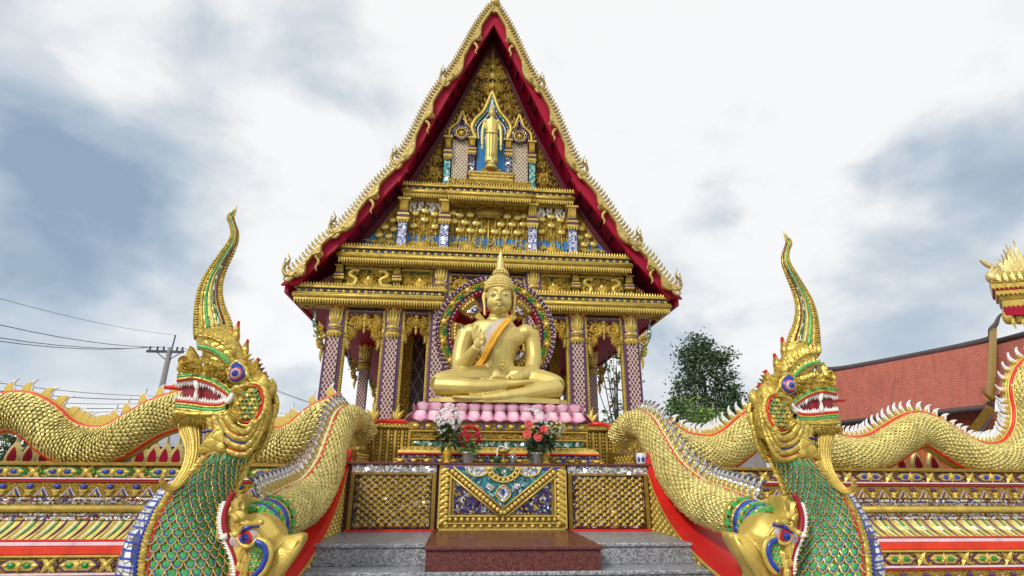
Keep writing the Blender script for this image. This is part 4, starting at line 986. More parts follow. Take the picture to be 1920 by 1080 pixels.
for R, r, mm in ((.912, .019, (0, 1)), (.878, .017, (1, 0)), (.70, .016, (0, 2)), (.735, .013, (1, 1))):
    b = MB(); n = int(2*PI*R/(r*2.1))
    for i in range(n): a = 2*PI*i/n; b.ell((wc.x+R*math.cos(a), 7.975, wc.z+R*math.sin(a)), r, mm[i % 2], 7, 5)
    b.build('bead_ring', ['bead_white', 'purple', 'crimson'], Wh)
b = MB(); n = 32
for i in range(n):
    a = 2*PI*i/n; x, z = wc.x+.805*math.cos(a), wc.z+.805*math.sin(a)
    if i % 2: b.ell((x, 7.97, z), (.045, .03, .045), 0, 8, 5); [b.leaf(x, z, 7.972, a+q*PI/2.5, .09, .05, .3, .03, 0) for q in range(5)]
    else: [b.leaf(x-math.cos(a)*.03, z-math.sin(a)*.03, 7.974, a+PI/2+q, .085, .045, .4, .02, 1) for q in (-.5, .5, PI-.5, PI+.5)]
b.build('leaf_ring', ['gold_bright', 'green'], Wh)
for k in range(8):
    a = k*PI/4; ca, sa = math.cos(a), math.sin(a)
    b = MB(); annulus(b, .42, .70, 7.985, 8.08, 0, a-.24, a+.24, 8); annulus(b, .56, .68, 7.965, 7.984, 1, a-.20, a+.20, 8); annulus(b, .46, .55, 7.965, 7.984, 3, a-.16, a+.16, 6); annulus(b, .12, .42, 7.99, 8.08, 2, a-.12, a+.12, 4)
    for q in range(5): aa = a-.17+q*.085; b.ell((wc.x+.62*math.cos(aa), 7.96, wc.z+.62*math.sin(aa)), (.022, .015, .03), 2, 6, 4)
    b.build('spoke', ['carved_maroon', 'carved_fine', 'gold_bright', 'mosaic_stripe'], Wh)
b = MB(); annulus(b, .66, .698, 8.0, 8.14, 0); b.build('inner_edge', 'crimson', Wh)
b = MB(); b.ell(tuple(wc), (.2, .08, .2)); b.build('hub', 'gold', Wh)
b = MB(); b.bbox(wc.x-.3, wc.x+.3, 7.95, 8.15, 1.73, 2.8); b.build('stand', 'carved_gold', Wh)

# ================================================================== SCALED SERPENT BODIES
def sweep(path, rad, ref=(0, 1, 0)):
    "returns surf(t, theta) -> point, normal, tangent for an elliptic tube along a path; theta 0 points along ref"
    P = path; N = len(P); fr = []
    for i in range(N):
        T = (P[min(i+1, N-1)]-P[max(i-1, 0)]).normalized(); A = Vector(ref)-T*Vector(ref).dot(T); A.normalize(); fr.append((P[i], T, A, T.cross(A)))
    def surf(t, th):
        f = max(0, min(.99999, t))*(N-1); i = int(f); w = f-i; a, b = fr[i], fr[min(i+1, N-1)]
        c = a[0]*(1-w)+b[0]*w; T = a[1]*(1-w)+b[1]*w; A = a[2]*(1-w)+b[2]*w; B = a[3]*(1-w)+b[3]*w
        ra, rb = rad(t); co, si = math.cos(th), math.sin(th)
        return c+A*(ra*co)+B*(rb*si), (A*(rb*co)+B*(ra*si)).normalized(), T
    return surf
def skin(b, surf, t0, t1, nt, nth, m=0, th0=0., th1=2*PI, cap=True):
    full = abs(th1-th0-2*PI) < 1e-6; K = nth if full else nth+1; v = []
    for i in range(nt+1):
        for k in range(K): v.append(surf(t0+(t1-t0)*i/nt, th0+(th1-th0)*k/nth)[0])
    f = [(i*K+k, i*K+(k+1) % K, i*K+K+(k+1) % K, i*K+K+k) for i in range(nt) for k in range(K if full else K-1)]
    if full and cap: f += [list(range(K-1, -1, -1)), list(range(nt*K, nt*K+K))]
    b.add(v, f, m, True)
def scales(b, surf, t0, t1, nt, th0, th1, nth, lift0, tip=1, style=0, mm=(0, 0, 0), over=1.75, skip=None):
    dt = (t1-t0)/nt; dth = (th1-th0)/nth
    U = [(-.5, 0.), (-.5, .55), (-.34, .84), (0, 1.), (.34, .84), (.5, .55), (.5, 0.)]
    for i in range(nt):
        for k in range(nth):
            th = th0+dth*(k+.5+(.5 if i % 2 else 0)+random.uniform(-.06, .06)); tb = t0+dt*(i+.1+random.uniform(-.09, .09)) if tip > 0 else t1-dt*(i+.1+random.uniform(-.09, .09)); lift = lift0*random.uniform(.7, 1.2)
            if skip and skip(tb, th): continue
            def pt(a, s, h):
                p, n, T = surf(tb+tip*dt*over*s, th+dth*a); return p+n*h
            if style == 2:      # knobbly scale: thick pale rim round a darker hollow
                L = []
                for sc_, hh in ((1., .75), (.84, 1.1), (.60, .95), (.52, .6)):
                    L += [pt(a*sc_, (s-.3)*sc_+.3 if s > .3 else s*.9, lift*hh*(.12+.88*s)) for a, s in U]
                L.append(pt(0, .35, lift*.55)); f1 = [(j, j+1, 8+j, 7+j) for j in range(6)]; sh = lambda f, o: [tuple(q+o for q in x) for x in f]
                b.add(L, f1+sh(f1, 7)+sh(f1, 14), mm[0], True); b.add(L, [(21+j, 22+j, 28) for j in range(6)], mm[1])
                e = [surf(tb+tip*dt*over*s, th+dth*a)[0] for a, s in U]; b.add(L[:7]+e, [(j, j+1, 8+j, 7+j) for j in range(6)], mm[2])
            elif style == 0:
                v = [pt(a, s, lift*(.15+.85*s)) for a, s in U] + [pt(a*.62, s*.72, lift*(.35+.55*s)) for a, s in U] + [pt(0, .25, lift*.75)]
                f = [(j, j+1, 8+j, 7+j) for j in range(6)]+[(7+j, 8+j, 14) for j in range(6)]
                b.add(v, f, mm[0], True); e = [surf(tb+tip*dt*over*s, th+dth*a)[0] for a, s in U]
                b.add(v[:7]+e, [(j, j+1, 8+j, 7+j) for j in range(6)], mm[1])
            else:
                L = []
                for sc_, hh in ((1., 1.), (.84, 1.15), (.82, .85), (.71, .85), (.69, .6)):
                    L += [pt(a*sc_, (s-.3)*sc_+.3 if s > .3 else s*.9, lift*hh*(.2+.8*s)) for a, s in U]
                L.append(pt(0, .35, lift*.75))
                f1 = [(j, j+1, 8+j, 7+j) for j in range(6)]; sh = lambda f, o: [tuple(q+o for q in x) for x in f]
                b.add(L, f1+sh(f1, 7), mm[0]); b.add(L, sh(f1, 14)+sh(f1, 21), mm[1]); b.add(L, [(28+j, 29+j, 35) for j in range(6)], mm[2])
                e = [surf(tb+tip*dt*over*s, th+dth*a)[0] for a, s in U]; b.add(L[:7]+e, [(j, j+1, 8+j, 7+j) for j in range(6)], mm[0])
FIN = None
def fin_mesh(name, m0, m1, slim=1., root=False):
    "flame fin: gilt root and pale curved tip; local z = outwards, x = along the body"
    b = MB(); k = slim
    o = [(-.050, 0), (.050, 0), (.052, .05), (.046, .10), (.022, .15), (-.018, .19), (-.075, .215), (-.052, .185), (-.034, .15), (-.036, .10), (-.050, .05)]
    b.prism([(x*k, z) for x, z in o], -.020, .020, 0, .007)
    o = [(-.02, 0), (.064, 0), (.066, .04), (.050, .085), (.01, .10), (.0, .05)] if not root else [(-.040, 0), (.060, 0), (.060, .06), (.048, .11), (.020, .145), (-.02, .175), (-.026, .14), (-.028, .09)]
    b.prism([(x*k, z) for x, z in o], -.030, .030, 1, .008)
    return b.build(name, [m0, m1])
def serpent(name, label, cat, pts, r, Y, up=1, nt=110, fins=True, fy=0., finmats=('white_fin', 'gold_bright'), fs=1., z_fin=1, loc=None, broad=1.):
    path = [Vector((p[0], Y, p[1])) for p in pts]; path = catmull(path, 10)
    L = sum((path[i+1]-path[i]).length for i in range(len(path)-1))
    root = thing(name, label, cat, loc or (path[0].x, Y, 1.73))
    rad = lambda t: (r*.92, r)
    S = sweep(path, rad); b = MB(); skin(b, S, 0, 1, 120, 28, 0)
    nt = int(L/.060); scales(b, S, 0, .995, nt, 0, 2*PI, 26, .034, 1, 2, (1, 2, 0), 1.55)
    b.build('body', ['scale_deep', 'gold_scale', 'scale_green'], root)
    sgn = 1 if S(.5, PI/2)[0].z > S(.5, -PI/2)[0].z else -1
    for nm, th, mats, ww in (('spine_ridge', sgn*PI/2, ['red', 'gold_bright'], .05), ('belly_ridge', -sgn*PI/2, ['red', 'gold_bright'], .06)):
        b = MB()
        for d, w, h, m in ((0, .055, .030, 1), (-.30, .022, .030, 0), (.30, .030, .030, 0), (-.17, .022, .030, 1), (.17, .022, .030, 1), (.41, .02, .018, 1), (-.41, .02, .018, 1)):
            q = [S(i/100, th+d)[0]+S(i/100, th+d)[1]*h*.6 for i in range(101)]; b.tube(q, h, 6, m)
        b.build(nm, mats, root)
    if fins:
        f0 = fin_mesh('fin', *finmats, slim=broad, root=broad > 1.5); f0.parent = root; n = int(L/(.128 if broad < 1.5 else .21)); used = False; o0 = Vector(root['_o'])
        for i in range(n):
            t = (i+.5)/n; p, nn, T = S(t, sgn*PI/2); X = T*(-z_fin if T.x*1 > -9 else 1); Zx = nn; Yx = Zx.cross(X)
            m = Matrix(((X.x, Yx.x, Zx.x, 0), (X.y, Yx.y, Zx.y, 0), (X.z, Yx.z, Zx.z, 0), (0, 0, 0, 1)))
            m = Matrix.Translation(p+nn*.035-o0) @ m @ Matrix.Scale(.84*fs*random.uniform(.92, 1.08), 4)
            if not used: f0.matrix_local = m; used = True
            else: place(f0, root, m)
    return root
YT = 8.55
pz = lambda L: [(at(x, y, YT).x, at(x, y, YT).z) for x, y in L]
serpent('serpent_railing', 'long pale gold scaled serpent railing waving along the terrace near the utility pole', 'serpent railing',
        pz([(-260, 850), (-170, 820), (-80, 785), (0, 775), (45, 773), (82, 791), (112, 818), (142, 833), (178, 838), (212, 832), (248, 812), (292, 786), (332, 772), (375, 764), (415, 775), (455, 806), (495, 834), (530, 838), (565, 822), (600, 792), (650, 770)]), .262, YT, fs=1.0, z_fin=1, finmats=('white_fin', 'gold_bright'), broad=1.55)
serpent('serpent_railing', 'long pale gold scaled serpent railing rearing up in front of the red tiled hall', 'serpent railing',
        pz([(1235, 815), (1275, 842), (1316, 851), (1344, 849), (1372, 835), (1404, 808), (1440, 786), (1480, 788), (1520, 825), (1560, 846), (1602, 853), (1638, 847), (1669, 829), (1697, 812), (1722, 805), (1752, 815), (1790, 840), (1830, 860), (1868, 864), (1900, 850), (1919, 815), (1921, 775), (1915, 735), (1932, 702), (1965, 692), (2010, 712), (2060, 760), (2110, 840)]), .262, YT, fs=1.0, z_fin=1)

# ================================================================== TERRACE WALLS with moulded bands
YW = 8.25
zt = lambda py: at(120, py, YW).z
def terrace(sx, label):
    W = thing('terrace_wall', label, 'wall', (sx*8, YW+.3, 0)); x0, x1 = sorted((sx*2.12, sx*15))
    def band(py0, py1, pr, mat, name, b=.006):
        q = MB(); q.bbox(x0, x1, YW-pr, YW+.5, zt(py1)+.002, zt(py0)-.002, 0, b); return q.build(name, mat, W)
    q = MB(); q.box(x0+.01, x1-.01, YW+.12, YW+.49, 0, zt(872)); q.build('core', 'gold_dark', W)
    band(866, 873, .06, 'gold_dark', 'coping'); band(873.2, 895, 0, 'carved_gold', 'rosette_band'); band(895.2, 899, .05, 'pink_light', 'pale_line'); band(899.2, 904, .02, 'red', 'red_line')
    band(904.2, 932, .0, 'carved_fine', 'chevron_band'); band(932.2, 939, .015, 'mosaic_stripe', 'mosaic_line'); band(939.2, 946.5, .03, 'mosaic_dim', 'mirror_line')
    q = MB(); zz = zt(953.5); q.tube([(x0, YW, zz), (x1, YW, zz)], (.075, .052), 10, 0); q.build('round_moulding', 'gold', W)
    band(961, 968, .03, 'mosaic_dim', 'mirror_line'); band(968.2, 975.5, .05, 'mosaic_stripe', 'mosaic_line')
    # slanting lotus band
    q = MB(); za, zb = zt(976), zt(1008); q.add([(x0, YW-.03, za), (x1, YW-.03, za), (x1, YW-.22, zb), (x0, YW-.22, zb)], [(0, 1, 2, 3)], 0)
    n = int(abs(x1-x0)/.27)
    for i in range(n):
        x = x0+(i+.5)*(x1-x0)/n; d = sx*-1
        def sl(u, v, h): return (u, YW-.03-.19*v-h, za+(zb-za)*v)
        for o, ww, m, h in ((0, .075, 1, .03), (.04, .06, 2, .012), (-.075, .045, 3, .02), (.095, .04, 4, .016)):
            P = []
            for k in range(6):
                v = k/5; c = x+o+d*(-.09*v*v+.03); w = ww*.5*math.sin(PI*(.18+.74*v))
                P += [sl(c-w, v, .006), sl(c, v, h*math.sin(PI*(.1+.85*v))+.008), sl(c+w, v, .006)]
            q.add(P, [f for k in range(5) for f in ((k*3, k*3+1, k*3+4, k*3+3), (k*3+1, k*3+2, k*3+5, k*3+4))], m)
    q.build('lotus_band', ['gold_disc', 'gold_bright', 'petal_cream', 'purple', 'green'], W)
    band(1008.3, 1012, .235, 'red', 'red_line'); band(1012.2, 1020, .25, 'pink_light', 'pale_line'); band(1020.2, 1035, .28, 'vermilion', 'red_band'); band(1035.2, 1040, .31, 'gold', 'gold_line')
    band(1040.2, 1067, .28, 'carved_gold', 'rosette_band'); band(1067.2, 1072, .33, 'pink_light', 'pale_line'); band(1072.2, 1077, .31, 'red', 'red_line'); band(1077.2, 1110, .29, 'carved_fine', 'chevron_band'); band(1110.2, 1500, .30, 'gold_dark', 'footing')
    # cartouches with rosettes on the two carved bands
    for py0, py1, yf, gem, frame in ((873.2, 895, YW, 'blue', 'green' if sx < 0 else 'purple'), (1040.2, 1067, YW-.28, 'green', 'purple')):
        z0, z1 = zt(py1)+.012, zt(py0)-.012; zm = (z0+z1)/2; hh = (z1-z0)/2; p = .66; n = int(abs(x1-x0)/p); q = MB()
        for i in range(n):
            x = x0+(i+.5)*(x1-x0)/n; a = p*.34
            hexa = lambda s_, e=0: [(x-(a+e), zm), (x-a*.62-e*.6, zm+hh*s_), (x+a*.62+e*.6, zm+hh*s_), (x+(a+e), zm), (x+a*.62+e*.6, zm-hh*s_), (x-a*.62-e*.6, zm-hh*s_)]
            q.prism(hexa(1, .035), yf-.012, yf+.01, 2); q.prism(hexa(.80), yf-.024, yf+.01, 0, .006)
            for d in (-1, 1): q.ell((x+d*a*.42, yf-.03, zm), (.048, .02, .034), 1, 8, 5); q.leaf(x+d*a*.62, zm, yf-.026, 0 if d > 0 else PI, .08, .06, 0, .02)
            q.ell((x, yf-.03, zm), (.04, .028, .045), 0, 8, 5)
            for k in range(6): q.leaf(x, zm, yf-.024, k*PI/3+PI/6, .085, .05, 0, .02)
            xr = x+p/2; q.ell((xr, yf-.015, zm), (.045, .03, .045), 0, 8, 5)
            for k in range(4): q.leaf(xr, zm, yf-.012, k*PI/2+PI/4, .13, .08, .3, .03)
            for d in (-1, 1): q.tube([(xr+d*.055, yf-.012, zm+hh), (xr+d*.115, yf-.012, zm), (xr+d*.055, yf-.012, zm-hh)], .010, 4, 2)
        q.build('cartouche_row', ['gold_bright', gem, frame], W)
    for py0, py1, yf in ((904.2, 932, YW), (1077.2, 1110, YW-.29)):
        z0, z1 = zt(py1), zt(py0); H = z1-z0; p = .335; n = int(abs(x1-x0)/p); q = MB()
        for i in range(n):
            x = x0+(i+.5)*(x1-x0)/n
            for w, m, y in ((.092, 2, .012), (.066, 1, .02), (.036, 0, .03)): q.prism([(x-w, z0+H*.08), (x-w*.78, z0+H*.08), (x, z0+H*(.18+w*4.6)), (x+w*.78, z0+H*.08), (x+w, z0+H*.08), (x, z0+H*(.30+w*4.6))], yf-y, yf+.01, m)
            q.leaf(x, z0+H*.1, yf-.02, PI/2, H*.3, .05, 0, .02, 0); xr = x+p/2
            q.ell((xr, yf-.01, z0+H*.72), (.05, .025, H*.16), 1, 8, 5); q.leaf(xr, z0+H*.1, yf-.01, PI/2, H*.5, .09, 0, .03)
            for d in (-1, 1): q.leaf(xr, z0+H*.3, yf-.01, PI/2+d*.9, H*.45, .05, d*.6, .025)
        q.build('chevron_row', ['gold_bright', 'blue' if sx < 0 else 'purple', 'bead_white'], W)
    return W
terrace(-1, 'stepped terrace wall with gold, red and mosaic bands near the utility pole')
terrace(1, 'stepped terrace wall with gold, red and mosaic bands below the red tiled hall')

# gold leaf-shaped finials standing on the terrace behind the serpents
def leaf_finial():
    b = MB(); b.prism([(-.115, 0), (.115, 0), (.125, .10), (.085, .22), (.025, .32), (0, .48), (-.025, .32), (-.085, .22), (-.125, .10)], -.03, .04, 0, .02)
    b.build  # outer frame
    return b
def make_finial(x, y):
    t = thing('leaf_finial', 'gold leaf-shaped finial with red heart standing on the terrace edge', 'finial', (x, y, 1.73), 'leaf finials along the terrace')
    t['_o'] = (0, 0, 0); leaf_finial().build('frame', 'gold_pale', t)
    q = MB(); q.prism([(-.055, .03), (.055, .03), (.065, .10), (.035, .19), (0, .25), (-.035, .19), (-.065, .10)], -.038, -.029, 0); q.build('heart', 'crimson', t)
    q = MB(); q.bbox(-.13, .13, -.06, .07, -.0, .035); q.build('foot', 'gold', t); return t
fx = [at(px, 866, 9.4).x for px in (22, 52, 82, 262, 285, 307, 330)] + [at(px, 880, 9.4).x for px in (1690, 1722, 1752)]
f0 = make_finial(fx[0], 9.4)
for x in fx[1:]: c = dup(f0); c.location = (x, 9.4, 1.73)

# ================================================================== NAGA BALUSTRADES (built once for the left, mirrored for the right)
cop = [(3.75, .80), (4.4, .905), (5.0, 1.03), (5.55, 1.22), (5.95, 1.48), (6.2, 1.74), (6.38, 1.86)]
CP = catmull([(0, y, z) for y, z in cop], 6)
def balustrade(side):
    lab = {-1: 'gold tiled sloping balustrade wall with a red coping, under the naga by the utility pole', 1: 'gold tiled sloping balustrade wall with a red coping, under the naga facing the tiled hall'}[side]
    B = thing('balustrade_wall', lab, 'balustrade', (side*1.9, 5.5, 0)); X = lambda x: side*x
    b = MB(); P = [(p.y, p.z-.05) for p in CP]+[(8.2, 1.95), (8.2, 0), (3.75, 0)]; n = len(P)
    v = [(X(x), y, z) for x in (1.665, 2.12) for y, z in P]; b.add(v, [list(range(n)), list(range(2*n-1, n-1, -1))]+[(i, (i+1) % n, n+(i+1) % n, n+i) for i in range(n)], 0)
    b.build('wall', 'gold_dark', B)
    b = MB()        # rows of little gilded studs over the inner face
    for i in range(44):
        y = 4.3+i*.075
        zc = min((abs(p.y-y), p.z) for p in CP)[1] if y < 6.7 else 2.0
        for j in range(26):
            z = .25+j*.07+(.035 if i % 2 else 0)
            if z > zc-.14 or (z < 1.0 and y > 5.2): continue
            b.add([(X(1.664), y-.034, z), (X(1.664), y, z-.034), (X(1.664), y+.034, z), (X(1.664), y, z+.034), (X(1.64), y, z)], [(0, 1, 4), (1, 2, 4), (2, 3, 4), (3, 0, 4)], 0)
    b.build('stud_tile', 'gold_bright', B)
    b = MB(); n = len(CP); v = []
    for p in CP: v += [(X(1.64), p.y, p.z-.085), (X(1.655), p.y, p.z-.0), (X(2.14), p.y, p.z-.0), (X(2.14), p.y, p.z-.085)]
    b.add(v, [(i*4+k, i*4+(k+1) % 4, i*4+4+(k+1) % 4, i*4+4+k) for i in range(n-1) for k in range(4)]+[(0, 1, 2, 3), (4*n-1, 4*n-2, 4*n-3, 4*n-4)], 0)
    b.build('coping', 'coping_red', B)
    b = MB()
    for i, p in enumerate(CP[:-1]):
        for k in range(2): q = p.lerp(CP[i+1], k/2); b.ell((X(1.655), q.y, q.z-.10), (.02, .035, .03), 0, 6, 4)
    b.build('coping_moulding', 'gold_bright', B)
    # parapet returning behind the pedestal
    Pp = thing('parapet', {-1: 'ribbed gold parapet between the pink lotus throne and the naga near the pole', 1: 'ribbed gold parapet between the pink lotus throne and the naga near the tiled hall'}[side], 'parapet', (side*1.4, 8.1, 1.62))
    b = MB(); xa, xb = sorted((X(1.05), X(1.80))); b.box(xa, xb, 8.0, 8.2, 1.63, 2.22, 0)
    for i in range(15):
        x = xa+.03+i*(xb-xa-.06)/14
        if i % 2: [b.ell((x, 7.99, 1.72+j*.05), (.018, .018, .022), 1, 6, 4) for j in range(10)]
        else: b.box(x-.016, x+.016, 7.97, 8.0, 1.66, 2.2, 1)
    b.build('panel', ['gold_dark', 'gold'], Pp)
    b = MB(); b.box(xa, xb, 7.95, 8.22, 2.222, 2.26, 0)
    for i in range(14): b.leaf(xa+(i+.5)*(xb-xa)/14, 2.255, 7.945, -.5, .07, .06, .4, .03); 
    b.beads(xa, xb, 2.285, 8.03, .06, .028, 0, None, 1.1); b.build('rail', 'gold_bright', Pp)
    b = MB(); pts = catmull([(X(1.05), 8.0, 2.325), (X(1.45), 8.0, 2.325), (X(1.62), 7.9, 2.31), (X(1.68), 7.75, 2.24)], 6); b.tube(pts, (.03, .018), 6, 0, (0, 0, 1)); b.build('red_edging', 'red', Pp)
for s_ in (-1, 1): balustrade(s_)

# ================================================================== FRONT NAGAS
def hz(x, y): return (200+x/2.571, 360+y/2.571)
def nz(x, y): return (200+x/2.7, 680+y/2.7)
YN, BK = 4.22, .15      # middle plane of the statue; its far side is kept close to it (the heads are flat reliefs in the round)
def naga(label):
    R = thing('naga_statue', label, 'naga statue', (-2.2, 4.3, 0))
    def P(p, off=0., f=hz, s=1):
        q = f(*p); w = at(q[0], q[1], YN-off); return Vector((w.x, YN-off if s > 0 else YN+off*BK, w.z))
    def xz(L, f=hz, off=.12): return [(P(p, off, f).x, P(p, off, f).z) for p in L]
    def tubes(b, L, r, off, m=0, f=hz, k=5, n=6, both=True):
        for s in ((1, -1) if both else (1,)): b.tube(catmull([P(p, off, f, s) for p in L], k), r, n, m)
    # --- neck: loft between the breast edge and the nape, flattened in depth
    Lf = [(75, 1330), (72, 1200), (75, 1080), (88, 1000), (110, 930), (140, 862), (175, 800), (210, 742), (250, 690), (295, 640), (345, 600), (398, 560), (450, 518), (500, 460)]
    Rt = [(640, 1330), (650, 1200), (648, 1080), (632, 1000), (612, 930), (598, 870), (592, 810), (598, 750), (612, 700), (628, 650), (648, 600), (670, 555), (694, 510), (730, 440)]
    n = len(Lf); cen = [(P(a, 0, nz)+P(b, 0, nz))/2 for a, b in zip(Lf, Rt)]; hw = [(P(b, 0, nz)-P(a, 0, nz))/2 for a, b in zip(Lf, Rt)]
    cen = catmull(cen, 8); hw = catmull(hw, 8); N = len(cen)
    def neck(t, th):
        f = max(0, min(.99999, t))*(N-1); i = int(f); w = f-i; j = min(i+1, N-1); c = cen[i]*(1-w)+cen[j]*w; h = hw[i]*(1-w)+hw[j]*w
        d = .17+.14*h.length; T = (cen[min(i+3, N-1)]-cen[max(i-3, 0)]).normalized()
        p = c + h*math.cos(th) + Vector((0, -d*math.sin(th), 0)); nn = (h.normalized()*math.cos(th)/h.length + Vector((0, -math.sin(th)/d, 0))).normalized(); return p, nn, T
    b = MB(); skin(b, neck, 0, 1, 60, 40, 0)
    for a0, a1 in ((-.05, 1.80), (-1.80, .05)): scales(b, neck, .02, .985, 22, a0, a1, 9, .024, -1, 1, (1, 2, 3), 1.7)
    b.build('neck', ['scale_deep', 'gold_disc', 'blue', 'glass_green'], R)
    b = MB(); nb = 22      # breast plates: mirror tiles between blue ribs
    for i in range(nb):
        for t0, t1, m, lf in ((i/nb, (i+.74)/nb, 0, .016), ((i+.74)/nb, (i+1)/nb, 1, .020)):
            v = []; K = 8; t0 *= .97; t1 *= .97
            for q in range(K+1):
                th = PI-1.08+2.16*q/K
                for t in (t0, t1): p, nn, T = neck(t, th); v.append(p+nn*lf)
                for t in (t0, t1): p, nn, T = neck(t, th); v.append(p)
            b.add(v, [(q*4, q*4+4, q*4+5, q*4+1) for q in range(K)]+[(q*4, q*4+2, q*4+6, q*4+4) for q in range(K)]+[(q*4+1, q*4+5, q*4+7, q*4+3) for q in range(K)], m)
    b.build('breast_plates', ['mirror_fin', 'blue'], R)
    for nm, dth, r, m in (('blue_line', 1.10, .014, 'blue'), ('gold_border', 1.24, .032, 'gold_naga'), ('red_line', 1.36, .010, 'red')):
        b = MB()
        for s in (1, -1): b.tube([neck(.97*i/90, s*(PI-dth))[0]+neck(.97*i/90, s*(PI-dth))[1]*.010 for i in range(91)], lambda t, r=r: r*(1.0 if r < .02 else (.85+.15*math.cos(t*2*PI*45))), 8)
        b.build(nm, m, R)
    b = MB(); b.tube([neck(.2+.77*i/60, 0)[0] for i in range(61)], .022, 6, 0)
    for i in range(26): p, nn, T = neck(.22+.75*i/26, 0); b.tube([p, p+nn*.03+T*.03, p+nn*.035+T*.07], [.02, .016, .003], 5, 1)
    b.build('nape_ridge', ['red', 'gold_naga'], R)
    # --- head mass
    b = MB()
    b.prism(xz([(338, 903), (342, 862), (360, 838), (395, 830), (440, 838), (480, 852), (560, 852), (600, 815), (640, 790), (690, 835), (725, 890), (750, 935), (772, 965), (778, 1080), (742, 1160), (680, 1140), (640, 1085), (622, 1030), (604, 980), (560, 945), (500, 915), (430, 897)]), YN-.145, YN+.03, 0, .05)
    b.prism(xz([(334, 1012), (322, 1050), (322, 1085), (400, 1098), (500, 1102), (600, 1125), (670, 1150), (700, 1100), (660, 1020), (612, 1016), (560, 1038), (480, 1034), (400, 1020)]), YN-.135, YN+.03, 0, .04)
    b.prism(xz([(430, 660), (437, 740), (448, 810), (470, 858), (590, 860), (645, 800), (625, 730), (600, 690), (520, 640)]), YN-.12, YN+.06, 0, .05)
    b.ell(P((685, 960), .07), (.155, .12, .17)); b.ell(P((690, 1060), .07), (.135, .13, .17)); b.ell(P((640, 870), .06), (.12, .115, .11)); b.ell(P((400, 850), .05), (.09, .085, .055))
    b.build('head', 'gold_naga', R, .012, 5)
    b = MB(); b.prism(xz([(350, 912), (440, 905), (520, 930), (600, 985), (560, 1024), (480, 1022), (400, 1010), (350, 1006)]), YN-.10, YN-.01, 0, .02); b.build('mouth', 'mouth_red', R)
    # lips and stripes
    up = [(338, 905), (400, 897), (450, 902), (510, 924), (560, 955), (602, 990)]; lo = [(332, 1008), (400, 1014), (470, 1024), (540, 1026), (575, 1014)]
    sh = lambda L, dx, dy: [(x+dx, y+dy) for x, y in L]
    b = MB(); tubes(b, sh(up, 0, 6), .010, .143); tubes(b, sh(lo, 0, -2), .010, .136); b.build('lip', 'red', R)
    b = MB(); tubes(b, sh(up, 4, -14), .013, .15); tubes(b, sh(lo, 0, 24), .013, .138); b.build('green_stripe', 'glass_green', R)
    b = MB()
    for dy in (-3, -26): tubes(b, sh(up, 4, dy), .010, .152)
    for dy in (11, 37): tubes(b, sh(lo, 0, dy), .010, .142)
    for i in range(16):      # jaw leaf fringe
        x = 328+i*20; 
        for s in (1, -1): q = P((x, 1078+max(0, (x-500))*.12), .145, hz, 1); b.leaf(q.x, q.z, YN-.150, -PI/2, .075, .07, -.3, .025)
    tubes(b, [(322, 1058), (420, 1072), (520, 1070), (600, 1092)], .022, .135)
    # snout ruffle, nostril curls and cheek flames
    for i, (x, y, L, W, a, c) in enumerate(((360, 835, .10, .07, 1.9, -.6), (400, 825, .12, .08, 1.7, -.6), (445, 832, .09, .06, 1.3, -.8), (490, 850, .09, .06, 1.1, -.9), (535, 858, .10, .06, .9, -.9), (580, 845, .10, .06, .9, -.9))):
        q = P((x, y), .15); b.leaf(q.x, q.z, q.y, a, L*.6, W*.6, c, .02)
    for x, y, r, d in ((385, 850, .050, 1), (430, 862, .040, -1), (500, 878, .035, 1), (550, 890, .035, -1), (600, 915, .045, 1)):
        q = P((x, y), .152); b.scroll(q.x, q.z, q.y, r, 1, d, 1.4, .5, .03, 0, 2)
    for x, y, L, W, a, c in ((650, 1040, .15, .10, -1.1, .6), (662, 985, .14, .09, -.5, .5), (620, 960, .16, .10, -.4, .8), (640, 1000, .16, .10, -.9, .7), (622, 1030, .16, .11, -.5, -.8), (600, 1060, .15, .10, -.8, .8), (655, 945, .12, .08, .3, -.8)):
        q = P((x, y), .19); b.leaf(q.x, q.z, q.y, a, L, W, c, .05)
    b.build('face_trim', 'gold_naga', R)
    b = MB(); q = P((405, 800)); b.prism(xz([(366, 838), (380, 790), (404, 742), (425, 775), (446, 812), (446, 840)], hz, .06), YN-.10, YN+.02, 0, .03)
    q = P((405, 790), .09); b.leaf(q.x, q.z-.03, q.y, PI/2, .09, .05, 0, .02, 1); b.scroll(q.x-.02, q.z-.05, q.y-.04, .045, 0, 1, 1.4, .5, .03, 0, 0); b.build('nose_horn', ['gold_naga', 'gold_disc'], R)
    # teeth, fangs, tongue
    b = MB()
    for L, d, n, ln in ((sh(up, 0, 9), 1, 24, .044), (sh(lo, 0, -6), -1, 22, .036)):
        for s in (1, -1):
            C = catmull([P(p, .125, hz, s) for p in L], 8)
            for i in range(n): p = lerpl(C, (i+.3)/n); k = ln*random.uniform(.8, 1.1)*(1.15 if i % 3 else .9); b.tube([p, p+Vector((0, 0, -d*k*.5)), p+Vector((-.004, 0, -d*k))], [.012, .009, .001], 6)
        for i in range(7):   # front row
            p = P((L[0][0]+3, L[0][1]), .10); p.y = YN-.05; b.tube([p+Vector((.012, -.08+i*.025, 0)), p+Vector((.010, -.08+i*.025, -d*ln))], [.013, .001], 6)
    b.build('teeth', 'tooth', R)
    for (x, y), (x2, y2), r in (((432, 908), (436, 968), .020), ((430, 1012), (430, 950), .020), ((520, 940), (516, 975), .015)):
        for s in (1, -1): b = MB(); b.tube([P((x, y), .13, hz, s), P(((x+x2)/2, (y+y2)/2), .137, hz, s), P((x2, y2), .135, hz, s)], [r, r*.8, .002], 8); b.build('fang', 'tooth', R)
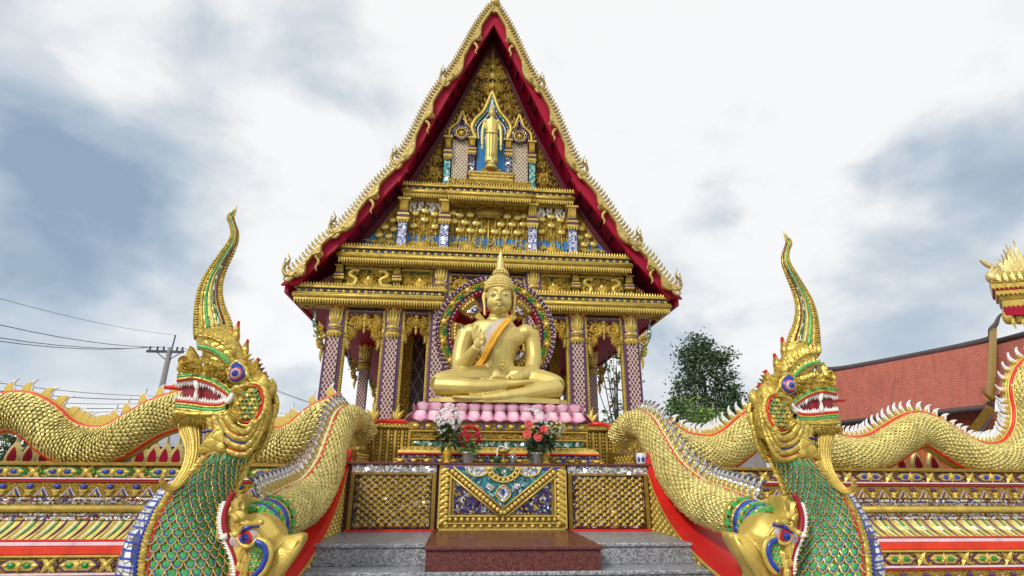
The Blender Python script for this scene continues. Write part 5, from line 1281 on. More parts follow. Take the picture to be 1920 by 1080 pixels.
    for s in (1, -1): b = MB(); b.tube(catmull([P((578, 1012), .15, hz, s), P((592, 1004), .16, hz, s), P((606, 980), .155, hz, s), P((612, 962), .15, hz, s)], 4), lambda t: .028*(1-t)**.6*(.6+1.0*t)+.002, 10); b.build('tusk', 'tooth', R)
    b = MB(); b.tube([P((500, 985), .05), P((420, 952), .05), P((340, 943), .05), P((284, 942), .05)], lambda t: (.055-.030*min(1, t*1.3), .030-.016*t), 8); b.build('tongue', 'red', R)
    # eyes
    for s in (1, -1):
        c = P((633, 880), .175, hz, s); b = MB(); o = lambda d: Vector((0, -s*d, 0))
        k = 1 if s > 0 else .5
        def disc(r, d, m, h=.02): b.ell(c+o(d*k), (r*.78, h*k, r*.78), m, 20, 8)
        disc(.092, 0, 0, .035); disc(.076, .020, 1, .028); disc(.060, .030, 2, .028); disc(.050, .038, 3, .028); disc(.034, .050, 1, .025); disc(.013, .066, 4, .012)
        e = P((628, 845), .185, hz, s); b.prism([(e.x-.05, e.z), (e.x+.05, e.z), (e.x+.01, e.z+.045)], min(e.y, e.y-s*.02), max(e.y, e.y-s*.02), 1)
        b.tube(catmull([P((595, 905), .19, hz, s), P((592, 860), .19, hz, s), P((625, 818), .19, hz, s), P((668, 850), .19, hz, s), P((680, 900), .19, hz, s)], 6), .016, 6, 0)
        b.build('eye', ['gold_naga', 'blue', 'vermilion', 'bead_white', 'black'], R)
    # gill disc with scales, ring, ear and collar
    for s in (1, -1):
        c = P((690, 1022), .20, hz, s); b = MB()
        b.ell(c, (.082, .02, .118), 0, 20, 8)
        for j in range(8):
            for i in range(7):
                dx = -.085+.028*i+(.014 if j % 2 else 0); dz = .10-.03*j
                if (dx/.076)**2+(dz/.108)**2 < 1:
                    y = c.y-s*.018; v = [(c.x+dx-.016, y, c.z+dz+.01), (c.x+dx-.013, y-s*.008, c.z+dz-.012), (c.x+dx, y-s*.012, c.z+dz-.024), (c.x+dx+.013, y-s*.008, c.z+dz-.012), (c.x+dx+.016, y, c.z+dz+.01), (c.x+dx, y-s*.010, c.z+dz-.004)]
                    b.add(v, [(0, 1, 5), (1, 2, 5), (2, 3, 5), (3, 4, 5), (4, 0, 5)], 1 if (i+j) % 3 else 2); b.tube([v[0], v[1], v[2], v[3], v[4]], .004, 4, 2)
        b.build('gill', ['scale_deep', 'gill_green', 'gold_naga'], R)
        b = MB()
        for rx, rz, r, m, of in ((.090, .128, .010, 1, .012), (.112, .150, .020, 0, .0)):
            b.tube([c+Vector((rx*math.cos(a), -s*of, rz*math.sin(a))) for a in [-2.2+4.4*i/32 for i in range(33)]], lambda t, r=r: r*(.35+.65*math.sin(PI*t)), 8, m)
        b.build('gill_ring', ['gold_naga', 'red'], R)
        b = MB()
        for k, (rad, r, m) in enumerate(((.180, .026, 0), (.206, .008, 1), (.226, .024, 0), (.252, .009, 2), (.276, .026, 0), (.304, .009, 1), (.324, .024, 0))):
            arc = []
            for i in range(29):
                a = math.radians(196+i*168/28); q = c+Vector((rad*(.88 if math.cos(a) < 0 else .30)*math.cos(a), 0, rad*1.06*math.sin(a))); d = max(0, q.x-c.x-.06); q.y = max(.02, .205-.30*(rad-.17)-.75*d); q.y = YN-q.y if s > 0 else YN+q.y*BK; arc.append(q)
            b.tube(arc, (lambda t, r=r: (r*.8, r*(1+.10*math.sin(t*80)))) if m == 0 else r, 7, m)
        b.build('collar', ['gold_naga', 'red', 'blue'], R)
        b = MB(); e = P((748, 965), .15, hz, s)
        b.tube(catmull([e+Vector((-.03, 0, -.07)), e+Vector((-.02, 0, 0)), e+Vector((.0, 0, .07)), e+Vector((-.005, 0, .13))], 5), lambda t: (.045*math.sin(PI*(.12+.85*t)), .055*math.sin(PI*(.12+.85*t))), 8); b.scroll(e.x-.02, e.z-.06, e.y-s*.04, .05, 0, 1, 1.4, .5, .03*s, 0, 0)
        b.build('ear', 'gold_naga', R)
        b = MB()   # pleated throat fan
        for i in range(9):
            f = i/8; p0 = P((490+40*f, 290+20*f), .10, nz, s); p1 = P((600-8*f, 300+130*f), .17, nz, s); tip = P((425+140*f, 520-60*f), .13, nz, s); b.tube(catmull([p1, (p1+tip)/2+Vector((0, -s*.03, 0)), tip], 5), lambda t: (.028*(1-.5*t), .036*(1-.8*t)), 6, 0)
        for w in (.12, .45): tubes(b, [(482+30*w, 335+150*w), (540, 325+150*w), (600, 345+140*w)], .010, .185, 1, nz, 4)
        b.build('throat_fan', ['gold_naga', 'blue'], R)
    b = MB(); b.prism(xz([(478, 290), (520, 285), (560, 300), (640, 330), (720, 400), (700, 480), (600, 455), (520, 480), (445, 515), (480, 440), (490, 340)], nz), YN-.14, YN+.03, 0, .03); b.ell(P((610, 385), .06, nz), (.13, .11, .11)); b.build('throat', 'gold_naga', R, .015, 4)
    # brow crest leaves, red-tipped mane
    for i, (x, y) in enumerate(((612, 735), (655, 795), (705, 865), (745, 925))):
        b = MB(); q = P((x, y)); L = (.155, .115, .09, .07)[i]; d = 1.25-.1*i
        e = Vector((math.cos(d+.25), 0, math.sin(d+.25)))*L; w = Vector((-math.sin(d), 0, math.cos(d)))*.030
        b.prism([((q+w).x, (q+w).z), ((q+e*.6+w*.5).x, (q+e*.6+w*.5).z), ((q+e).x, (q+e).z), ((q+e*.5-w*.8).x, (q+e*.5-w*.8).z), ((q-w).x, (q-w).z)], YN-.03, YN+.03, 0, .006)
        q2 = q+e*.42; b.prism([((q2+w*.75).x, (q2+w*.75).z), ((q+e*.72+w*.55).x, (q+e*.72+w*.55).z), ((q+e*1.2+w*.1).x, (q+e*1.2+w*.1).z), ((q+e*.70-w*.3).x, (q+e*.70-w*.3).z), ((q2-w*.8).x, (q2-w*.8).z)], YN-.024, YN+.024, 1, .004)
        b.build('mane_leaf', ['gold_naga', 'red'], R)
    for s in (1, -1):
        b = MB()
        for row, (L, n, ln, wd, off) in enumerate((([(432, 690), (500, 700), (560, 730), (622, 790)], 9, .075, .06, .13), ([(438, 755), (500, 765), (555, 800), (596, 845)], 8, .060, .055, .14), ([(450, 815), (510, 830), (570, 855)], 7, .045, .045, .145))):
            C = catmull([P(p, off, hz, s) for p in L], 6)
            for i in range(n): p = lerpl(C, (i+.5)/n); b.leaf(p.x, p.z, p.y, 1.75-.35*i/n+.2, ln, wd, -.5, .018*s, 0)
            b.tube(C, .012, 6, 0)
        tubes(b, [(440, 742), (500, 756), (555, 788), (590, 826)], .013, .15, 1, both=False) if s > 0 else None
        q = [(640, 800), (690, 860), (730, 925)]
        for k, m in ((0, 0), (18, 1), (30, 0)): b.tube(catmull([P((x+k*.2, y+k*.6), .185-.004*k*.3, hz, s) for x, y in [(672, 880), (710, 925), (745, 960)]], 5), .012, 6, m)
        for i in range(7): p = P((660+12*i, 810+22*i), .17-.008*i, hz, s); b.leaf(p.x, p.z, p.y, .9, .07, .05, -.4, .03*s, 0)
        b.build('crown_leaves', ['gold_naga', 'glass_green'], R)
    # --- tall curved crest
    cl = [(528, 720), (512, 640), (500, 570), (498, 500), (512, 430), (540, 370), (580, 300), (613, 240), (620, 195), (610, 155), (600, 125), (612, 100), (627, 68)]
    ww = [88, 82, 68, 56, 46, 37, 29, 22, 17, 14, 15, 12, 1]
    sc_ = (P((1, 0))-P((0, 0))).length
    CC = catmull([P(p) for p in cl], 8); WW = catmull([(w*sc_, 0, 0) for w in ww], 8); WW = [max(.002, w.x) for w in WW]; N = len(CC)
    S = sweep(CC, lambda t: (lerpl(WW, t)*.42+.004, lerpl(WW, t)))
    b = MB(); skin(b, S, 0, 1, N-1, 20); b.build('crest', 'gold_naga', R)
    s0 = S(.3, PI/2)[0].x < S(.3, -PI/2)[0].x; sg = 1 if s0 else -1      # angle of the front (snout) edge
    b = MB()
    for i in range(64):      # overlapping ribs down the leading edge, and a shorter row on the rear
        t = .04+.86*i/64
        for sd in (1, -1):
            a = [S(t, sg*PI/2*(1-.0)-sd*0+0)[0], S(t+.012, (sg*PI/2)-(sg*sd*.45))[0], S(t+.006, (sg*PI/2)-(sg*sd*.85))[0]]
            nn = [S(t, sg*PI/2)[1], S(t, (sg*PI/2)-(sg*sd*.45))[1], S(t, (sg*PI/2)-(sg*sd*.85))[1]]
            b.tube([p+q*.004 for p, q in zip(a, nn)], [.013*(1-.5*t), .015*(1-.5*t), .006], 5)
    for i in range(30):
        t = .05+.5*i/30; p, nn, T = S(t, -sg*PI/2*.80); b.ell(p, .011, 0, 6, 4); p, nn, T = S(t, -sg*PI/2*.80+sg*PI*.0); b.ell(S(t, PI+sg*PI/2*.8)[0], .011, 0, 6, 4)
    b.build('crest_ribs', 'gold_naga', R)
    for nm, th, r, m, t1 in (('crest_stripe', .10, .34, 'glass_green', .93), ('crest_line', -.78, .20, 'crimson_dark', .85), ('crest_cord', -.20, .22, 'gold_pale', .85), ('crest_inlay', -.48, .30, 'mosaic_green', .55), ('crest_cord', .42, .22, 'gold_naga', .9)):
        b = MB()
        for base in (0, PI):
            th_ = base + (sg*th if base == 0 else -sg*th)
            pts = [S(.06+(t1-.06)*i/60, th_) for i in range(61)]; b.tube([p+n_*.003 for p, n_, T in pts], [(.007, max(.004, lerpl(WW, .06+(t1-.06)*i/60)*.16*r*2)) for i in range(61)], 6)
        b.build(nm, m, R)
    # beard
    b = MB(); bl = [(425, 270), (424, 330), (438, 400), (436, 470), (412, 545), (368, 605), (322, 635), (290, 622), (280, 592), (288, 570)]; bw = [55, 50, 38, 33, 30, 24, 17, 13, 11, 7]; k = (P((1, 0), 0, nz)-P((0, 0), 0, nz)).length
    C = catmull([P(p, .05+.034*i_, nz) for i_, p in enumerate(bl)], 7); Wd = [w.x*k for w in catmull([(w, 0, 0) for w in bw], 7)]; SB = sweep(C, lambda t: (lerpl(Wd, t)*.75, lerpl(Wd, t)))
    skin(b, SB, 0, 1, len(C)-1, 16)
    for i in range(9): th = -PI/2+PI*i/8; [b.tube([SB(.02+.85*j/30, th+o)[0] for j in range(31)], lambda t: .009*(1-.7*t), 5) for o in (0, PI)]
    b.build('beard', 'gold_bright', R)
    # ---------------------------------------------------------------- makara body and head, jaws closed round the neck
    bp = [nz(x, y)+(Y,) for x, y, Y in ((735, 862, 4.28), (785, 828, 4.42), (877, 776, 4.72), (955, 734, 5.0), (1020, 688, 5.3), (1092, 575, 5.9), (1144, 424, 6.55), (1182, 322, 7.0), (1232, 290, 7.4), (1272, 318, 7.6), (1300, 362, 7.78))]
    BPth = catmull([at(*q) for q in bp], 10); rad = lambda t: ((.145+.10*t, .145+.10*t) if t < .25 else (.170-.005*(t-.25), .170))
    SB = sweep(BPth, rad, (1, 0, 0)); b = MB(); skin(b, SB, 0, 1, 90, 26, 0)
    LL = sum((BPth[i+1]-BPth[i]).length for i in range(len(BPth)-1)); scales(b, SB, .155, .99, int(LL/.058), 0, 2*PI, 24, .030, 1, 2, (1, 2, 0), 1.55)
    b.build('body', ['scale_deep', 'gold_scale', 'scale_green'], R)
    # which side of the tube faces up / outwards
    ut = max(range(64), key=lambda k: SB(.45, 2*PI*k/64)[1].z*1.0 - SB(.45, 2*PI*k/64)[1].x*.55)*2*PI/64
    b = MB()
    for d, r, m in ((0, .026, 0), (.20, .016, 2), (-.20, .016, 2), (.36, .012, 1), (-.36, .012, 1)): b.tube([SB(.12+.87*i/100, ut+d)[0]+SB(.12+.87*i/100, ut+d)[1]*.018 for i in range(101)], (lambda t, r=r: r*(.9+.1*math.cos(t*2*PI*60))) if m == 0 else r, 6, m)
    b.build('spine_ridge', ['gold', 'red', 'petal_cream'], R)
    f0 = None; o0 = Vector(R['_o']); nf = 32
    for i in range(nf):
        t = .14+.84*(i+.5)/nf; p, nn, T = SB(t, ut); X = T; Zx = nn; Yx = Zx.cross(X); m = Matrix(((X.x, Yx.x, Zx.x, 0), (X.y, Yx.y, Zx.y, 0), (X.z, Yx.z, Zx.z, 0), (0, 0, 0, 1)))
        m = Matrix.Translation(p+nn*.03-o0) @ m @ Matrix.Scale(.78*random.uniform(.95, 1.1), 4)
        if f0 is None: f0 = fin_mesh('fin', 'mirror_white', 'gold_naga'); f0.parent = R; f0.matrix_local = m
        else: place(f0, R, m)
    # bands behind the makara's head
    b = MB()
    for t, w, h, m in ((.035, .020, .024, 0), (.050, .018, .034, 1), (.068, .016, .022, 0), (.098, .016, .022, 0), (.112, .018, .034, 1), (.128, .016, .022, 0), (.155, .016, .024, 0)):
        ring = [SB(t, 2*PI*i/40)[0]+SB(t, 2*PI*i/40)[1]*h*.4 for i in range(41)]; b.tube(ring, (h, w), 6, m, ref=tuple(SB(t, 0)[2]))
    for t in (.083, .142, .020):
        for i in range(15):
            p, nn, T = SB(t, 2*PI*i/15); q = nn.cross(T); a = p+nn*.034; v = [a+T*x+q*y for x, y in ((-.022, -.022), (.022, -.022), (.022, .022), (-.022, .022))]; v += [p+T*x+q*y for x, y in ((-.026, -.026), (.026, -.026), (.026, .026), (-.026, .026))]; b.add(v, [(0, 1, 2, 3)]+[(k, (k+1) % 4, 4+(k+1) % 4, 4+k) for k in range(4)], 2)
    skin(b, SB, 0, .158, 14, 30, 3) if False else None
    b.build('neck_bands', ['gold_naga', 'blue', 'glass_green'], R)
    Hm = 'makara_head'
    b = MB(); MY = 4.36
    b.prism(xz([(626, 700), (636, 668), (650, 655), (648, 690), (636, 740), (634, 788), (690, 772), (745, 768), (800, 800), (850, 870), (840, 930), (830, 1000), (790, 1080), (790, 1330), (664, 1330), (668, 1200), (668, 1080), (655, 985), (628, 920), (605, 860), (600, 795), (612, 735)], nz, .24), MY-.38, MY+.06, 0, .12)
    b.ell(P((735, 880), .0, nz), (.15, .28, .14)); b.ell(P((745, 1000), .0, nz), (.13, .29, .2))
    b.prism(xz([(830, 890), (900, 882), (965, 868), (998, 868), (988, 912), (940, 990), (890, 1058), (850, 1130), (850, 1330), (760, 1330), (780, 1050), (800, 950)], nz, .12), YN-.16, YN+.12, 0, .09)
    hd = b.build(Hm, 'gold_bright', R, .014, 8)
    FY = .30
    b = MB(); tubes(b, [(640, 655), (618, 705), (600, 750), (594, 800), (602, 856), (624, 910), (648, 965), (663, 1020), (668, 1080), (668, 1200)], .022, .255, 0, nz, 6, 8, both=False); b.build('lip', 'mouth_red', hd)
    b = MB(); C = catmull([P(p, .265, nz) for p in [(610, 705), (596, 750), (588, 800), (594, 856), (614, 910), (638, 965), (654, 1020), (660, 1080), (660, 1180)]], 6)
    for i in range(34): p = lerpl(C, (i+.5)/34); b.tube([p+Vector((.004, .01, 0)), p+Vector((-.020, -.004, .003)), p+Vector((-.036-.010*(i % 2), .0, .006))], [.012, .009, .001], 6)
    b.build('teeth', 'tooth', hd)
    b = MB(); b.tube([P((610, 878), .27, nz), P((588, 884), .28, nz), P((566, 890), .27, nz)], [.022, .019, .003], 8); b.build('fang', 'tooth', hd)
    b = MB(); p = lambda x, y, o=FY: P((x, y), o, nz)
    c = p(714, 884, .272); rt = Matrix.Rotation(-.30, 3, 'Y')
    b.ell(c+Vector((-.018, 0, 0)), (.098, .024, .056), 0, 18, 8, rt); b.ell(c+Vector((-.01, -.016, -.004)), (.046, .022, .044), 1, 16, 8); b.ell(c+Vector((-.01, -.030, -.004)), (.030, .02, .030), 2, 14, 8); b.ell(c+Vector((-.01, -.043, -.004)), (.013, .01, .013), 3, 10, 6)
    b.build('eye', ['bead_white', 'red', 'blue', 'black'], hd)
    b = MB()
    b.tube(catmull([p(655, 876, 0.275), p(685, 848, 0.295), p(725, 830, 0.295), p(775, 822, 0.275)], 6), .014, 6, 1); b.tube(catmull([p(650, 872, .46), p(682, 838, 0.285), p(725, 818, 0.285), p(785, 808, .46)], 6), .018, 6, 0)
    b.tube(catmull([p(665, 890, 0.285), p(690, 925, 0.295), p(730, 925, 0.295), p(775, 880, 0.275)], 6), .016, 6, 0)
    b.tube(catmull([p(755, 905, 0.295), p(795, 925, 0.305), p(808, 975, 0.305), p(785, 1035, 0.305), p(745, 1080, 0.305)], 6), .018, 6, 1); b.tube(catmull([p(765, 890, 0.285), p(815, 915, 0.295), p(830, 975, 0.295), p(805, 1045, 0.295), p(760, 1095, 0.295)], 6), .020, 6, 0)
    for i in range(14): q = p(728+(i % 3)*22+(i//3 % 2)*9, 935+(i//3)*26, .272); b.ell(q, (.017, .012, .019), 2, 6, 4); b.tube([q+Vector((.02*math.cos(a), -.004, .022*math.sin(a))) for a in (PI, 3.9, 4.71, 5.5, 2*PI)], .005, 4, 0)
    for i in range(11): q = p(640+6*i+max(0, i-5)*8, 700+(i*34), .262); b.leaf(q.x, q.z, q.y, -1.2-.05*i, .085, .06, .7, .022)
    for x, y, a, L in ((690, 930, -1.9, .10), (716, 965, -1.7, .10), (700, 1010, -1.6, .10), (690, 1060, -1.5, .10), (660, 800, 2.2, .07), (690, 790, 2.4, .08)): q = p(x, y, .285); b.leaf(q.x, q.z, q.y, a, L, .07, .7, .022)
    for L in ([(640, 800), (690, 800), (750, 830), (800, 880), (830, 950)], [(655, 825), (700, 812), (748, 850), (790, 900), (815, 960)], [(640, 905), (660, 960), (690, 1000), (695, 1080)], [(622, 860), (650, 900), (672, 950), (700, 990)]): b.tube(catmull([p(x, y, .272) for x, y in L], 6), lambda t: .014*math.sin(PI*(.1+.85*t)), 6, 0)
    b.build('face_trim', ['gold_bright', 'blue', 'glass_green'], hd)
    b = MB()     # long gilded mane feathers sweeping down over the balustrade
    for i in range(7):
        f = i/6; C = catmull([P((985-60*f, 878+18*f), .20, nz), P((955-70*f, 935+25*f), .24, nz), P((905-55*f, 1010+30*f), .25, nz), P((850-45*f, 1090+30*f), .24, nz), P((820-45*f, 1180), .23, nz)], 6)
        b.tube(C, lambda t: (.020, .030*(.35+math.sin(PI*(.1+.8*t)))), 7, 0)
    for i in range(16): q = P((975-9*i, 900+14*i), .235, nz); b.leaf(q.x, q.z, q.y, -2.2, .10, .05, .5, .03)
    b.build('mane_feathers', 'gold_bright', hd)
    return R
paint('gill_green', (.06, .20, .07), .3, .1, .4, 30)
paint('glass_green', (.08, .42, .13), .28, .1, .45, 30)
nL = naga('rearing gold naga with green scales and open jaws, facing left towards the utility pole')
nR = dup(nL); nR.scale = (-1, 1, 1); nR.location = (2.23, 4.3, 0); nR['label'] = 'rearing gold naga with green scales and open jaws, facing right towards the red tiled hall'

# ================================================================== OFFERINGS ON THE ALTAR
def leafy(b, c, r, n, m, L=.07, up=.2):
    for i in range(n):
        d = Vector((random.gauss(0, 1), random.gauss(0, 1), random.gauss(up, 1))).normalized(); p = Vector(c)+d*r*random.uniform(.2, 1); s = Vector((random.gauss(0, 1), random.gauss(0, 1), random.gauss(0, 1))).cross(d).normalized(); l = L*random.uniform(.6, 1.2)
        b.add([p, p+d*l*.5+s*l*.22, p+d*l+Vector((0, 0, -l*.15)), p+d*l*.5-s*l*.22], [(0, 1, 2, 3)], m)
def blossom(b, p, r, d, m=0, n=7, m2=None):
    d = Vector(d).normalized(); a = d.orthogonal().normalized(); c = d.cross(a)
    for ring, k in ((1., n), (.6, n-2)):
        for i in range(k):
            th = 2*PI*(i+ring*.5)/k; u = a*math.cos(th)+c*math.sin(th); w = d.cross(u)
            b.add([p, p+u*r*ring*.6+w*r*.28+d*r*(.30+.5*(1-ring)), p+u*r*ring+d*r*(.25+.8*(1-ring)), p+u*r*ring*.6-w*r*.28+d*r*(.30+.5*(1-ring))], [(0, 1, 2, 3)], m)
    b.ell(p+d*r*.3, r*.2, m if m2 is None else m2, 6, 4)
def on_altar(px, Y): return Vector((at(px, 866, Y).x, Y, 1.728))
def yellow_vase(px, label, flowers):
    o = on_altar(px, 6.40); v = thing('flower_vase', label, 'vase', tuple(o), None)
    b = MB(); b.lathe([(0, 0), (.040, 0), (.044, .01), (.024, .035), (.046, .07), (.056, .11), (.044, .16), (.026, .195), (.034, .215), (.026, .212), (0, .18)], o, 16); b.build('vase', 'glazed_yellow', v); flowers(v, o)
def white_pot(px, label, flowers):
    o = on_altar(px, 6.36); v = thing('flower_pot', label, 'flower pot', tuple(o), None)
    b = MB(); b.lathe([(0, 0), (.048, 0), (.064, .105), (.068, .105), (.069, .12), (.062, .12), (.055, .09), (0, .09)], o, 18); b.build('pot', 'plastic_white', v); flowers(v, o)
def spray(v, o, h, r, cnt, br, mat, name='blossom', squash=1., dx=0., group=1, m2=None):
    for i in range(cnt):
        d = Vector((random.gauss(0, 1), random.gauss(-.5, .8), random.gauss(.25, 1))).normalized(); p = o+Vector((dx, 0, h))+Vector((d.x*r*squash, d.y*r*.8, d.z*r))*random.uniform(.55, 1)
        b = MB()
        for q in range(group): blossom(b, p+Vector((random.gauss(0, br*.7), random.gauss(0, br*.7), random.gauss(0, br*.7)))*(group > 1), br, d+Vector((0, -.5, .2)), 0, 7, m2)
        b.build(name, mat, v, noflip=True)
def f_white(v, o):
    b = MB(); leafy(b, o+Vector((0, 0, .30)), .13, 160, 0, .09); [b.tube([o+Vector((0, 0, .18)), o+Vector((random.uniform(-.1, .1), random.uniform(-.08, .05), .45))], .003, 4) for i in range(14)]; b.build('foliage', 'leaf_dark', v, noflip=True)
    spray(v, o, .46, .20, 60, .017, 'petal_white', 'blossom', .85, 0, 4)
def f_mixed(v, o):
    b = MB(); leafy(b, o+Vector((-.02, 0, .30)), .14, 200, 0, .10); [b.tube([o+Vector((0, 0, .18)), o+Vector((random.uniform(-.1, .1), random.uniform(-.08, .05), .45))], .003, 4) for i in range(14)]; b.build('foliage', 'leaf_dark', v, noflip=True)
    spray(v, o+Vector((-.1, 0, 0)), .50, .15, 26, .016, 'petal_white', 'blossom', 1, 0, 4); spray(v, o+Vector((.15, 0, 0)), .40, .11, 26, .017, 'petal_cream', 'blossom', 1, 0, 3)
def f_red(v, o):
    b = MB(); leafy(b, o+Vector((.01, 0, .16)), .08, 110, 0, .08); b.build('foliage', 'leaf_mid', v, noflip=True)
    spray(v, o, .30, .135, 34, .030, 'petal_red', 'blossom', 1.1, .02)
def f_coral(v, o):
    b = MB(); leafy(b, o+Vector((.01, 0, .17)), .10, 150, 0, .09); b.build('foliage', 'leaf_dark', v, noflip=True)
    for x, z in ((-.12, .31), (.07, .36), (-.10, .42), (.0, .28)):
        b = MB(); blossom(b, o+Vector((x, -.12, z)), .055, (x*2, -1, .3), 0, 14); b.build('blossom', 'petal_coral', v, noflip=True)
    spray(v, o+Vector((.13, 0, 0)), .34, .09, 10, .028, 'petal_cream', 'blossom', 1, 0)
yellow_vase(838, 'yellow vase holding a cloud of small white flowers, left of the red bouquet', f_white)
white_pot(877, 'white plastic pot with a round bunch of crimson red flowers', f_red)
yellow_vase(1023, 'yellow vase with pale cream and white flowers, right of the coral daisies', f_mixed)
white_pot(1006, 'white plastic pot with coral pink daisies and dark leaves', f_coral)
o = on_altar(932, 6.34); v = thing('candle_holder', 'small dark green cup holder with a tall white candle on the altar', 'candle holder', tuple(o))
b = MB(); b.lathe([(0, 0), (.035, 0), (.045, .05), (.05, .075), (.044, .075), (.03, .02), (0, .02)], o, 14); b.build('cup', 'moss_green', v)
b = MB(); b.lathe([(0, .02), (.007, .02), (.007, .16), (.002, .165)], o, 8); b.build('candle', 'petal_white', v)
o = on_altar(944, 6.45); v = thing('offering_bowl', 'footed brass offering bowl with a pale cloth, behind the green candle cup', 'bowl', tuple(o))
b = MB(); b.lathe([(0, 0), (.045, 0), (.018, .03), (.016, .09), (.06, .12), (.085, .15), (.08, .15), (.05, .125), (0, .12)], o, 16); b.build('bowl', 'gold', v)
b = MB(); [b.add([o+Vector((random.uniform(-.08, .08), random.uniform(-.08, .06), .15+random.uniform(0, .05))) for _ in range(4)], [(0, 1, 2, 3)]) for i in range(14)]; b.build('cloth', 'petal_white', v, noflip=True)
o = on_altar(962, 6.36); v = thing('drinking_glass', 'clear drinking glass standing on the altar between candle and coral daisies', 'glass', tuple(o))
b = MB(); b.lathe([(0, 0), (.028, 0), (.034, .10), (.031, .10), (.026, .008), (0, .008)], o, 16); b.build('glass', 'clear_glass', v)
o = Vector((at(1203, 868, 6.3).x, 6.3, 1.728)); v = thing('incense_pot', 'small blue and white porcelain cup at the right end of the altar top', 'cup', tuple(o))
b = MB(); b.lathe([(0, 0), (.05, 0), (.058, .015), (.060, .10), (.054, .115), (.058, .125), (.050, .125), (.05, .02), (0, .02)], o, 20); b.build('cup', 'plastic_white', v)
b = MB()
for k in range(3): a = -PI/2+(k-1)*.75; b.ell((o.x+.059*math.cos(a), o.y+.059*math.sin(a), o.z+.055), (.02, .008, .03), 0, 8, 6)
b.build('painted_motif', 'blue', v)

# ================================================================== UTILITY POLE AND CABLES
Yp = 30.
top, base = at(325, 628, Yp), at(300, 760, Yp); px_ = .5*(top.x+base.x)-.15
U = thing('utility_pole', 'concrete utility pole with a crossarm and insulators behind the left naga', 'utility pole', (top.x, Yp, 0))
arm = at(315, 660, Yp).z
b = MB(); b.tube([(top.x, Yp, 0), (top.x, Yp, arm+.25)], lambda t: .20-.07*t, 8, 0, (1, 0, 0), True, False); b.build('pole', 'concrete', U)
b = MB(); b.tube([(top.x+.06, Yp, arm-.2), (top.x+.12, Yp, top.z)], .035, 6); b.build('lightning_rod', 'cable_black', U)
b = MB(); b.box(top.x-1.15, top.x+.75, Yp-.1, Yp-.02, arm-.06, arm+.07); b.build('crossarm', 'dark_grey', U)
for dx in (-1.0, -.62, -.30, .38, .66):
    b = MB(); b.lathe([(0, 0), (.045, 0), (.05, .06), (.03, .1), (.06, .13), (.04, .2), (0, .22)], (top.x+dx, Yp-.06, arm+.07), 8); b.build('insulator', 'cable_black', U)
for d in (-1, 1): b = MB(); b.tube([(top.x, Yp-.06, arm-.5), (top.x+d*.6, Yp-.06, arm-.05)], .025, 5); b.build('brace', 'dark_grey', U)
def cable(a, c, sag, r, label, group, n=16):
    b = MB(); a, c = Vector(a), Vector(c); b.tube([a.lerp(c, i/n)-Vector((0, 0, sag*4*(i/n)*(1-i/n))) for i in range(n+1)], r, 5, 0, (0, 0, 1))
    o = b.build('power_cable', 'cable_black'); tag(o, label, 'cable', group)
for dx, (px, py) in ((-1.0, (-40, 565)), (-.62, (-40, 558)), (-.3, (-40, 530))):
    cable((top.x+dx, Yp-.06, arm+.25), Vector((top.x+dx, Yp-.06, arm+.25)).lerp(at(px, py, 17), 2.1), 1.1, .014, 'thin black power cable running left from the utility pole crossarm', 'cables from the crossarm')
cable((top.x+.12, Yp, top.z), Vector((top.x+.12, Yp, top.z)).lerp(at(-40, 492, 17), 2.1), .9, .008, 'very thin ground wire running left from the pole rod tip', None)
for dx in (.38, .66): cable((top.x+dx, Yp-.06, arm+.25), at(760, 800, 44), .6, .012, 'thin black power cable running right from the pole towards the temple', 'cables towards the temple')
for k, (py0, py1) in enumerate(((668, 744), (684, 750), (700, 757), (712, 764), (724, 768), (736, 775))):
    e_ = Vector((top.x, Yp-.2, at(310, py1, Yp).z)); cable(e_.lerp(at(-40, py0, 22), 2.5), e_, .9, .013+.004*(k % 2), 'low telephone cable sagging behind the left serpent below the pole', 'low telephone cables')
for k, (py0, py1) in enumerate(((744, 772), (750, 778))): cable((top.x, Yp-.2, at(310, py0, Yp).z), at(760, py1+22, 36), .2, .014, 'low telephone cable passing between the naga and the temple columns', 'low cables by the temple')

